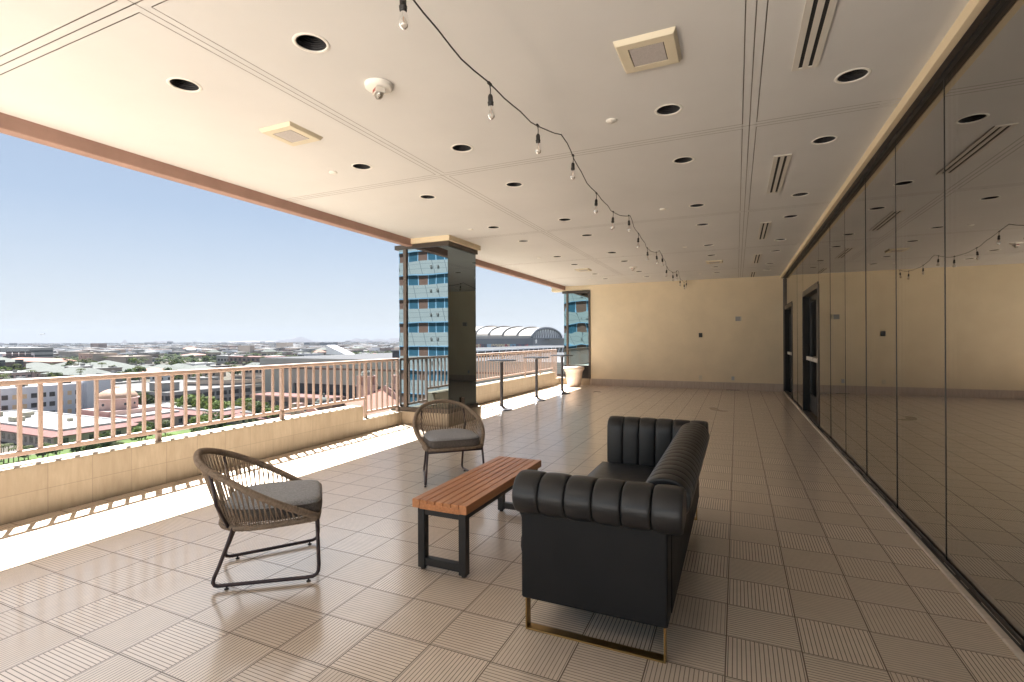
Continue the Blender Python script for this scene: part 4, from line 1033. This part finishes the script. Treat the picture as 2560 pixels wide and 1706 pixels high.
sb.pri(sb.mix(sb.math('MAXIMUM', ln, sb.math('MULTIPLY', ln2, .6)), (.44,.48,.475), (.22,.25,.265)), .6, 0, .4)
blue = plain('blue_frame', (.26,.45,.62), .4, world=True)
t = thing('hotel_tower', 'pale hotel tower with bands of blue windows, mirrored in the column glass', 'building', (0,-40,0))
part_box('core', t, -64, -9, -16, -.3, G, 24, MC['wall_grey'])
vm = MB(); vm.box(-.13,.13,-.05,.02,-.13,.13); vme = vm.mesh('wall_vent', MC['wall_grey'])
for k in range(-10, 8):
    z = 3.05*k-.62
    part_box('window_band', t, -64, -9, -.29, -.06, z, z+1.22, hb.m); part_box('spandrel', t, -64, -9, -.29, .0, z+1.34, z+3.05, sb.m); part_box('band_frame', t, -64, -9, -.29, .05, z+1.22, z+1.339, blue)
    if -3 <= k <= 4:
        for x in range(-52, -16, 5):
            for d in (0, 1.0): inst('wall_vent', vme, t, (x+.4+d+.4*(-52 % 5), .04, z+2.3))

# --- stadium with the arched roof
t = thing('stadium', 'stadium with a pale ribbed barrel roof and a glazed arch end', 'stadium', (0,0,0))
ox, oy = unproj(1293, 842, 9.0); 
dd = 800; 
A0 = at_depth(1327, 800, G); th = math.radians(24.17)
ax = Vector((math.cos(th-math.radians(38)), math.sin(th-math.radians(38)), 0)); bx = Vector((-ax.y, ax.x, 0))   # vault axis (to the right and nearer), width direction (away)
def sp(a, b_, z): p = A0 + ax*a + bx*b_; return (p.x, p.y, z)
L, W_ = 150, 92
m = MB(); mr = MB(); NP = 5; ns = 18
for k in range(NP):
    a1 = -L+ (L)*(k/NP); a2 = -L + L*((k+1)/NP); zt = 27-1.2*k; zs = 10-1.2*k; hw = W_/2*(1-.012*k)
    arc = [(W_/2-hw*math.cos(math.pi*i/ns), zs+(zt-zs)*math.sin(math.pi*i/ns)) for i in range(ns+1)]
    vs = [sp(a1, b_, z) for b_, z in arc]+[sp(a2, b_, z) for b_, z in arc]; m.add(vs, [(i, i+1, ns+2+i, ns+1+i)[::-1] for i in range(ns)], False)
    mr.tube([sp(a2, b_, z+.6) for b_, z in arc], 1.1, 5)
m.build('roof_vault', MC['stadium_roof'], t); mr.build('rib', MC['wall_grey'], t)
arc = [(W_/2-44*math.cos(math.pi*i/ns), 5+16*math.sin(math.pi*i/ns)) for i in range(ns+1)]
m = MB(); m.add([sp(-.5, b_, z) for b_, z in arc], [tuple(range(ns+1))]); m.add([sp(-1.5, b_, z) for b_, z in arc], [tuple(reversed(range(ns+1)))]); m.build('arch_glazing', plain('hazy_glass', (.5,.53,.58), .4, world=True), t)
m = MB(); m.tube([sp(.6, b_, z) for b_, z in arc], 1.9, 6)
for i in range(2, ns-1): 
    b_, z = arc[i]; m.tube([sp(.4, b_, 5), sp(.4, b_, z)], .4, 4); b2_, z2 = arc[i+1]; m.tube([sp(.4, b_, 5), sp(.4, b2_, z2)], .3, 4)
m.build('arch_truss', MC['steel_blue'], t)
def sbox(nm, a0, a1, b0, b1, z0, z1, mat):
    m = MB(); m.add([sp(a0,b0,z0),sp(a1,b0,z0),sp(a1,b1,z0),sp(a0,b1,z0),sp(a0,b0,z1),sp(a1,b0,z1),sp(a1,b1,z1),sp(a0,b1,z1)], [(0,3,2,1),(4,5,6,7),(0,1,5,4),(1,2,6,5),(2,3,7,6),(3,0,4,7)]); return m.build(nm, mat, t)
sbox('upper_wall', -L, -2, 2, W_, G, 4.2, MC['steel_blue']); sbox('cornice', -L, -2, 1.2, W_, 4.21, 8.5, MC['wall_grey']); sbox('end_wall', -1.9, 6, -1, W_+2, G, 4.5, MC['steel_blue'])
rr = random.Random(5); cols = [(.25,.04,.05),(.03,.04,.07),(.35,.06,.06),(.5,.42,.28),(.12,.28,.42),(.40,.30,.22),(.04,.05,.10),(.2,.36,.5)]
for k in range(11):
    a0 = -L+6+k*12.6; m = MB(); c0 = rr.choice(cols)
    m.add([sp(a0,1.9,-16),sp(a0+11.5,1.9,-16),sp(a0+11.5,1.9,-5),sp(a0,1.9,-5),sp(a0,1.2,-16),sp(a0+11.5,1.2,-16),sp(a0+11.5,1.2,-5),sp(a0,1.2,-5)], [(0,1,2,3),(7,6,5,4),(4,5,1,0),(3,2,6,7)])
    q = rr.choice(cols); mm = NB('mural'); f = mm.ramp(mm.noise(mm.geo(), .22, 3), .42, .5); mm.pri(mm.mix(f, c0, q), .6); m.build('wall_banner', mm.m, t)
em = MB(); pr = [(0,5),(1.2,2.2),(3.4,1.0),(1.5,.2),(2.2,-3.4),(0,-1.6),(-2.2,-3.4),(-1.5,.2),(-3.4,1.0),(-1.2,2.2)]
em.add([sp(6.4, 6+u*1.0, -1+z) for u, z in pr]+[sp(6.1, 6+u, -1+z) for u, z in pr], [tuple(range(10)), tuple(reversed(range(10,20)))]+[(i,10+i,10+(i+1)%10,(i+1)%10) for i in range(10)]); em.build('emblem', MC['white_paint'], t)
sbox('blue_banner', 6.1, 6.5, 2, 12, -16, -7, plain('blue_banner', (.05,.17,.33), .6)); sbox('awning', 2, 16, 30, W_, 1.5, 3.2, MC['roof_green'])

# --- long garage with slanted white braces in front of the stadium
t = thing('braced_garage', 'long dark garage with slanted white braces in front of the stadium', 'parking garage', (0,0,0))
XF = -118
part_box('core', t, XF-40, XF-.6, 205, 420, G, -9, MC['wall_brown']); part_box('dark_band', t, XF-40, XF-.3, 205, 420, -8.9, -4.1, MC['wall_dgrey'])
part_box('roof', t, XF-40, XF-.01, 204, 420.5, -4.09, -3.4, MC['wall_dgrey']); part_box('roof_edge', t, XF, XF+.6, 204, 420.5, -4.09, -3.3, MC['white_paint'])
bmh = MB(); bmh.tube([(0,0,0),(0,3.4,4.7)], .35, 5); bme = bmh.mesh('brace', MC['white_paint'])
for k in range(24): inst('brace', bme, t, (XF+.2, 209+8.4*k, -8.8))
for z in (-28.5, -25, -21.6, -18.2, -14.8, -11.4):
    part_box('slab_edge', t, XF-1, XF+.8, 204.5, 420.2, z, z+1.15, MC['concrete'])
cm_ = MB(); cm_.box(-.5,.5,-.5,.5,0,20.5); cme = cm_.mesh('pillar', MC['wall_tan'])
for k in range(22): inst('pillar', cme, t, (XF, 208+9.6*k, G))
t = thing('pink_annex', 'low pink building with white ledges at the foot of the braced garage', 'building', (0,0,0))
part_box('wall', t, -116, -62, 182, 300, G, -19, MC['wall_pink']); part_box('roof', t, -116.4, -61.6, 181.6, 300.4, -18.99, -18.5, MC['roof_white'])
for z in (-22.6, -26.4): part_box('ledge', t, -116.2, -61.5, 181.5, 300.2, z, z+.8, MC['white_paint'])
for z in (-21.6, -25.4, -29.2): win_row(t, 's', -116, -62, 182, 300, z, 1, 1, 14, [W4]); win_row(t, 'e', -116, -62, 182, 300, z, 1, 1, 26, [W4])

RU = random.Random(77)
# --- mid distance landmarks
def simple(name, label, x0, x1, y0, y1, z1, wm_, rm, rows=(), group=None, sides='es', nn=8, mats=None, hip=0):
    t = thing(name, label, 'building', (0,0,0), 0, group); part_box('wall', t, x0, x1, y0, y1, G, z1, wm_)
    m = MB()
    if hip:
        o = 1.0; i = min(x1-x0, y1-y0)*.42
        if x1-x0 > y1-y0: rg = [(x0+i,(y0+y1)/2),(x1-i,(y0+y1)/2)]
        else: rg = [((x0+x1)/2,y0+i),((x0+x1)/2,y1-i)]
        A = [(x0-o,y0-o,z1),(x1+o,y0-o,z1),(x1+o,y1+o,z1),(x0-o,y1+o,z1)]
        vs = A+[(a,b,z1+hip) for a,b in rg]
        m.add(vs, [(0,1,5,4),(1,2,5),(2,3,4,5),(3,0,4)] if x1-x0 > y1-y0 else [(0,1,4),(1,2,5,4),(2,3,5),(3,0,4,5)])
        m.add([(a,b,c-.3) for a,b,c in A], [(3,2,1,0)])
    else:
        m.box(x0-.3, x1+.3, y0-.3, y1+.3, z1+.01, z1+.6)
        for _ in range(RU.choice([1,2,3,4])):
            a, b_ = RU.uniform(1.5,4)*(.7+abs(x0)/1500), RU.uniform(1.5,3)*(.7+abs(x0)/1500); ux, uy = RU.uniform(x0+a, max(x1-a, x0+a+.1)), RU.uniform(y0+b_, max(y1-b_, y0+b_+.1))
            part_box('roof_unit', t, ux-a/2, ux+a/2, uy-b_/2, uy+b_/2, z1+.61, z1+.6+RU.uniform(.8,2.2), RU.choice([MC['equip'], MC['equip_dark'], MC['wall_grey'], MC['concrete']]))
    m.build('roof', rm, t)
    for z in rows:
        for sd in sides: win_row(t, sd, x0, x1, y0, y1, z, 1, 1, nn, mats or [W1])
    return t
def ground_at(px, py): return unproj(px, py, G)
bigw = win_mesh(4.5, 3.2, MC['pane']); tallw = win_mesh(6, 9, MC['wall_dgrey'])
simple('apartment_block', 'pale grey apartment block with tall dark window bays at the far left', -1085, -905, 335, 369, -14.5, MC['wall_pale'], MC['roof_white'], (-20,), sides='se', nn=9, mats=[bigw, tallw])
simple('apartment_block', 'pale apartment block with dark bays behind the nearer one at the far left', -1180, -985, 395, 425, -7.5, MC['wall_grey'], MC['roof_white'], (-14,-21), sides='se', nn=10, mats=[bigw])
simple('brown_building', 'wide brown building with a grey hipped roof at the left edge', -740, -604, 205, 240, -16.5, MC['wall_brown'], MC['roof_green'], (-23.5,), sides='es', nn=5, mats=[tallw, bigw], hip=6)
simple('tan_hall', 'large plain tan hall with a square tower in the middle distance', -765, -717, 384, 416, -18, MC['wall_tan'], MC['wall_tan'], (), sides='s')
simple('tan_tower', 'square tan tower with small windows beside the tan hall', -800, -766, 372, 400, -14, MC['wall_tan'], MC['wall_tan'], (-20,-26), sides='s', nn=3, mats=[bigw])
for k, (px, py, w_, l_) in enumerate(((330,925,34,28),(395,930,30,26),(445,928,34,24),(490,925,28,24),(540,930,30,30),(100,921,36,30),(140,929,34,30),(196,918,36,26),(206,936,40,28),(260,921,36,28),(290,915,30,28),(330,931,32,24),(245,938,26,22))):
    x, y = unproj(px*.92, py-4, -24); simple('hip_roof_house', 'grey green hip roofed apartment house among the trees, %s of its cluster' % ORD[k], x-w_/2, x+w_/2, y-l_/2, y+l_/2, -24.5, MC['wall_tan'], MC['roof_green'], (-28.5,), 'grey green hip roofed houses', 'se', 4, [W1], hip=5)
simple('orange_building', 'low building with an orange tiled roof behind the railing', -352, -326, 300, 330, -24, MC['wall_tan'], MC['tile_orange'], (), hip=6)
simple('brown_hall', 'long low brown building in the middle distance', -900, -770, 330, 360, -23, MC['wall_brown'], MC['tile_pink'], (), hip=4)
simple('brick_offices', 'low red brick building beyond the tan hall', -640, -560, 470, 500, -20, MC['wall_brown'], MC['tile_red'], (-25,), sides='s', nn=9, mats=[bigw])
x, y = unproj(685, 857, G); s = 2600/math.hypot(x, y)
simple('blue_tower', 'dark blue office block on the skyline', -1870, -1700, 1760, 1800, -6, MC['steel_blue'], MC['steel_blue'], ())
# generic mid range buildings
rr = random.Random(11); kinds = [('wall_grey','concrete'),('wall_tan','concrete'),('wall_brown','concrete'),('wall_tan','roof_green'),('wall_tan','roof_white'),('wall_grey','roof_white'),('wall_pale','roof_white'),('wall_beige','roof_white'),('wall_brown','concrete'),('wall_pink','roof_white'),('wall_grey','concrete'),('wall_tan','roof_green'),('white_paint','roof_white'),('wall_beige','tile_pink')]
words = {'wall_tan':'tan','wall_grey':'grey','wall_pale':'pale blue','wall_beige':'beige','wall_brown':'brown','wall_pink':'pink','white_paint':'white'}
rword = {'roof_white':'white','concrete':'pale grey','roof_green':'grey green','tile_pink':'salmon'}
taken = [(-1100,-590,230,450)]
cnt = 0
for k in range(1600):
    an = math.radians(rr.uniform(-78, -14)); d = 330*math.exp(rr.uniform(0, 1.75)); x, y = d*math.sin(an), d*math.cos(an)
    if x > -130 and y < 440: continue
    w_, l_, h = rr.uniform(11,36)*(.7+d/2200), rr.uniform(10,24)*(.7+d/2200), rr.choice([4.5,5,6,6,7,8,9,11])
    a0, a1, b0, b1 = x-w_/2, x+w_/2, y-l_/2, y+l_/2
    if a0 < -100 and b0 < 335 and x > -345 and y < 345: continue
    if any(a0 < q[1]+6 and a1 > q[0]-6 and b0 < q[3]+6 and b1 > q[2]-6 for q in taken): continue
    taken.append((a0,a1,b0,b1)); wk, rk = rr.choice(kinds)
    near = d < 1100
    simple('city_building', 'low %s walled city building with %s roof among many alike' % (words[wk], rword[rk]), a0, a1, b0, b1, G+h, MC[wk], MC[rk], (G+h*.35,) if near else (), 'low flat roofed city buildings', 'se', max(3, int(w_/7)), [bigw] if h > 6 else [W4], hip=(h*.5 if rk in ('roof_green','tile_pink') else 0))
    cnt += 1
    if cnt >= 220: break
# trees one can tell apart
near_tr = []
def tline(n, x0, x1, y0, y1, s0, s1, kk, label, group, low=False):
    for _ in range(n):
        tree(RND.uniform(x0,x1), RND.uniform(y0,y1), RND.uniform(s0,s1), RND.choice(kk), label, group, low=low)
def trees_px(lst, s0, s1, kk, label, group):
    for px, d in lst:
        p = at_depth(px, d, G); tree(p.x, p.y, RND.uniform(s0, s1), RND.choice(kk), label, group)
trees_px([(150,222),(160,226),(172,221),(184,228),(196,224),(208,230),(220,236),(230,228),(168,232),(200,233)], 1.2, 1.6, [0,0,1], 'bushy bright green tree between the domed complex and the pale offices', 'trees around the domed complex')
trees_px([(245,240),(256,233),(266,238),(277,232),(290,236),(303,231),(318,234),(333,229),(348,231),(362,226),(376,228),(390,224)], 1.0, 1.45, [0,1,0,2], 'bushy green tree between the domed complex and the parking garage', 'trees before the parking garage')
trees_px([(448,212),(458,208),(470,205),(482,203),(498,205),(512,200),(528,198),(540,196),(556,200),(570,204)], 1.0, 1.5, [0,0,1], 'bushy green tree between the parking garage and the courtyard roofs', 'trees behind the courtyard roofs')
trees_px([(612,205),(628,198),(642,192),(655,188),(668,186),(684,184)], 1.0, 1.5, [0,1,2], 'loose green tree before the grey arena', 'trees before the grey arena')
trees_px([(362,158),(413,166),(352,154),(530,172),(500,166),(545,168)], .8, 1.25, [0,1,2], 'small green tree in the courtyard of the rose tiled complex', 'trees in the courtyard')
trees_px([(330,140),(352,141),(375,143),(395,144),(418,146),(440,148),(462,150),(484,152),(508,154),(530,155),(555,157),(580,158),(604,160)], .45, .8, [0,1,2], 'low green tree on the lawn just below the railing', 'trees on the lawn')
trees_px([(60,133),(105,135),(118,136),(140,137),(190,137),(225,138),(262,139),(290,139)], .5, .9, [0,1,2], 'low leafy tree against the front wall of the rose tiled complex', 'trees before the front wall')
for px, d in ((8,128),(20,131),(33,127),(2,133),(45,130),(108,134),(70,130),(-10,130)):
    p = at_depth(px, d, G); palm(p.x, p.y, RND.uniform(.42,.6), 'young palm tree at the left edge below the railing', 'palm trees below the railing')
rr2 = random.Random(21)
for k in range(300):
    an = math.radians(rr2.uniform(-76, -38)); d = 300*math.exp(rr2.uniform(0, 1.25)); x, y = d*math.sin(an), d*math.cos(an)
    if -345 < x and y < 335: continue
    if any(x > q[0]-2 and x < q[1]+2 and y > q[2]-2 and y < q[3]+2 for q in taken[1:]): continue
    if rr2.random() < .25: palm(x, y, rr2.uniform(1.0,1.6), 'tall palm tree among the roofs of the middle distance', 'palm trees in the middle distance')
    else: tree(x, y, rr2.uniform(1.0,1.9), rr2.choice([0,1,1,2]), 'green tree among the roofs of the middle distance', 'trees in the middle distance', low=True)
# lawn and streets
m = MB(); m.box(-179,-104,45,150,G+.002,G+.05); struct(m.build('lawn', MC['lawn']), 'green lawn below the terrace')
m = MB(); m.box(-100,-85,-200,180,G+.002,G+.03); m.box(-900,-180,50,62,G+.002,G+.03); m.box(-262,-250,132,420,G+.002,G+.03); m.box(-1400,-345,214,228,G+.002,G+.03); struct(m.build('street', MC['asphalt']), 'asphalt streets')
# far city as one mass
rr = random.Random(31); fm = [MC[k] for k in ('roof_white','wall_tan','wall_grey','wall_pale','wall_brown','concrete','wall_dgrey','white_paint')]
m = MB()
for k in range(8000):
    an = math.radians(rr.uniform(-82, -8)); d = 1350*math.exp(rr.uniform(0, 2.0)); x, y = d*math.sin(an), d*math.cos(an); g_ = 1+ d/3500
    w_, l_, h = rr.uniform(8,34)*g_, rr.uniform(8,26)*g_, rr.choice([4,5,6,7,8,10,12])*(.8+.2*g_)
    if rr.random() < .012: h *= 2
    z1 = G+h; x0, x1, y0, y1 = x-w_/2, x+w_/2, y-l_/2, y+l_/2; wi = rr.choice([1,2,2,3,4,6,7]); ri = rr.choice([0,0,0,5,2,1,4])
    m.add([(x0,y0,G),(x1,y0,G),(x1,y1,G),(x0,y1,G),(x0,y0,z1),(x1,y0,z1),(x1,y1,z1),(x0,y1,z1)], [(0,1,5,4),(1,2,6,5),(2,3,7,6),(3,0,4,7)], mi=wi); m.add([(x0,y0,z1),(x1,y0,z1),(x1,y1,z1),(x0,y1,z1)], [(0,1,2,3)], mi=ri)
o = m.build('distant_city', fm); tag(o, 'hazy mass of low distant city roofs reaching the horizon', 'city', kind='stuff')
m = MB()
for k in range(15000):
    an = math.radians(rr.uniform(-82, -8)); d = 760*math.exp(rr.uniform(0, 2.5)); x, y = d*math.sin(an), d*math.cos(an); s = rr.uniform(1.5,3.2)*(1+d/4500)
    if d < 1100 and any(x > q[0]-3 and x < q[1]+3 and y > q[2]-3 and y < q[3]+3 for q in taken): continue
    for q in range(3):
        c0 = Vector((x+rr.uniform(-1,1)*s, y+rr.uniform(-1,1)*s, G+s*rr.uniform(.5,1.2))); r1 = s*rr.uniform(.5,.9); b_ = [c0+Vector((r1*math.cos(a), r1*math.sin(a), rr.uniform(-.3,.3)*r1)) for a in (0,1.26,2.5,3.77,5.0)]; top = c0+Vector((0,0,r1*.7)); bot = c0-Vector((0,0,r1*.8))
        m.add(b_+[top,bot], [(i,(i+1)%5,5) for i in range(5)]+[((i+1)%5,i,6) for i in range(5)], mi=rr.choice([0,1,1,2]))
o = m.build('distant_trees', LEAF); tag(o, 'scattered distant trees between the far roofs', 'trees', kind='stuff')
# hills
def hill(name, label, d, pxs, mat, dep):
    m = MB(); n = len(pxs); vs = []
    for px, h in pxs:
        p = at_depth(px, d, 0); dirv = Vector((p.x, p.y, 0)).normalized(); zt = CAMZ + h/F*d
        vs += [(p.x, p.y, G-.5), (p.x+dirv.x*dep*.5, p.y+dirv.y*dep*.5, zt), (p.x+dirv.x*dep, p.y+dirv.y*dep, G-.5)]
    m.add(vs, [(3*i+j, 3*i+3+j, 3*i+4+j, 3*i+1+j) for i in range(n-1) for j in (0,1)], True); struct(m.build(name, mat), label)
hm_ = plain('desert_hill', (.05,.04,.042), .95, var=.2, scale=.004, world=True)
def prof(x0, x1, base, peaks, n=50):
    out = []
    for i in range(n+1):
        x = x0+(x1-x0)*i/n; h = base + sum(a*math.exp(-((x-c)/s)**2) for c, a, s in peaks) + .35*math.sin(x*.31)+.25*math.sin(x*.83); out.append((x, h))
    return out
hill('hill', 'small dark butte on the skyline at left', 9000, prof(296, 330, -3, [(312,8,6)], 16), hm_, 500)
hill('hill', 'dark low double hill on the skyline at left', 9500, prof(370, 450, -3, [(388,5,8),(405,5,8),(424,6,9)], 30), hm_, 700)
hill('hill', 'pale far mountain on the skyline', 12600, prof(540, 830, -1.5, [(635,3,50),(752,11,26),(715,4,30)], 60), hm_, 900)
hill('hill', 'low brown ridge on the skyline left of the column', 11500, prof(820, 1120, -2, [(890,9,14),(915,7,12),(945,7,16),(985,8,22),(1030,7,30)], 70), hm_, 900)
hill('hill', 'pale ridge on the skyline behind the stadium', 12000, prof(1330, 1560, -2, [(1410,10,40),(1460,12,60)], 40), hm_, 900)
# airliner far off in the sky
t = thing('airplane', 'tiny white airliner low in the sky at left', 'airplane', tuple(at_depth(105, 3200, 52)), math.radians(25)); t.rotation_euler = (0, math.radians(-4), math.radians(25))
m = MB(); m.tube([(-19,0,0),(-17,0,0),(-12,0,0),(12,0,0),(17,0,.6),(20,0,1.2)], 2, 10, rs=[.3,1.5,2,2,1.2,.3]); m.build('fuselage', MC['white_paint'], t)
m = MB(); m.add([(-5,0,-.6),(2,0,-.6),(8,17,.6),(5,17,.6),(-5,0,-.3),(2,0,-.3),(8,17,.8),(5,17,.8)], [(3,2,1,0),(4,5,6,7),(0,1,5,4),(1,2,6,5),(2,3,7,6),(3,0,4,7)]); m.add([(-5,0,-.6),(2,0,-.6),(8,-17,.6),(5,-17,.6),(-5,0,-.3),(2,0,-.3),(8,-17,.8),(5,-17,.8)], [(0,1,2,3),(7,6,5,4),(4,5,1,0),(5,6,2,1),(6,7,3,2),(7,4,0,3)]); m.build('wing', MC['white_paint'], t)
m = MB(); m.add([(13,-.2,1),(18,-.2,1),(21,-.2,7),(18.5,-.2,7),(13,.2,1),(18,.2,1),(21,.2,7),(18.5,.2,7)], [(0,1,2,3),(7,6,5,4),(4,5,1,0),(5,6,2,1),(6,7,3,2),(7,4,0,3)]); m.build('tail_fin', MC['steel_blue'], t)
# cloud sheet added out of view to dim the city, not the terrace
rr = random.Random(41); m = MB(); NX, NY, CS = 40, 40, 430.0; idx = {}
def cl_ok(i, j):
    x, y = -2570-CS*(i+.5), 1482+CS*(j+.5); return math.hypot(x, y) < 17000
top, bot = [], []
def cn(i, j, s): return math.sin(i*1.3+s)*math.cos(j*1.1+s*2)+.6*math.sin(i*2.7+j*1.9+s)+.4*math.cos(j*3.3-i*.7)
def vtx(i, j, t):
    if (i, j, t) not in idx:
        edge = not all(0 <= a < NX and 0 <= b < NY and cl_ok(a, b) for a in (i-1, i) for b in (j-1, j))
        h = 20 if edge else 300+110*cn(i, j, 1.0)
        idx[(i, j, t)] = len(m.v); m.v.append((-2570-CS*i, 1482+CS*j, 6000+(h if t else -h*.35)))
    return idx[(i, j, t)]
for i in range(NX):
    for j in range(NY):
        if not cl_ok(i, j): continue
        for t in (0, 1):
            f = [vtx(i,j,t), vtx(i,j+1,t), vtx(i+1,j+1,t), vtx(i+1,j,t)]; m.f.append(f if t else f[::-1]); m.sm.append(True); m.mi.append(0)
        for (di, dj, a, b_) in ((-1,0,(i,j),(i,j+1)),(1,0,(i+1,j),(i+1,j+1)),(0,-1,(i,j),(i+1,j)),(0,1,(i,j+1),(i+1,j+1))):
            ii, jj = i+di, j+dj
            if not (0 <= ii < NX and 0 <= jj < NY and cl_ok(ii, jj)):
                m.f.append([vtx(*a,0), vtx(*b_,0), vtx(*b_,1), vtx(*a,1)]); m.sm.append(True); m.mi.append(0)
cb = NB('sun_dimming_cloud'); tr = cb.n('ShaderNodeBsdfTransparent'); tr.inputs['Color'].default_value = (.68,.68,.685,1); df = cb.n('ShaderNodeBsdfTranslucent'); df.inputs['Color'].default_value = (.85,.85,.86,1)
mx = cb.n('ShaderNodeMixShader'); mx.inputs[0].default_value = .16; cb.l(tr.outputs[0], mx.inputs[1]); cb.l(df.outputs[0], mx.inputs[2]); cb.l(mx.outputs[0], cb.out.inputs[0])
o = m.build('added_cloud_sheet', cb.m); tag(o, 'added sheet of thin cloud, out of view, dimming the sun on the city', 'cloud', kind='stuff')
m = MB(); m.prism([(14000*math.cos(2*math.pi*k/48), 14000*math.sin(2*math.pi*k/48)) for k in range(48)], G-1, 260)
hz = NB('haze_air'); pv = hz.n('ShaderNodeVolumePrincipled'); pv.inputs['Color'].default_value = (.60,.67,.77,1); pv.inputs['Density'].default_value = 6e-5; pv.inputs['Anisotropy'].default_value = 0.0
hz.l(pv.outputs[0], hz.out.inputs['Volume'])
o = m.build('haze', hz.m); tag(o, 'pale haze over the far city', 'haze', kind='stuff')
#HAZE_END
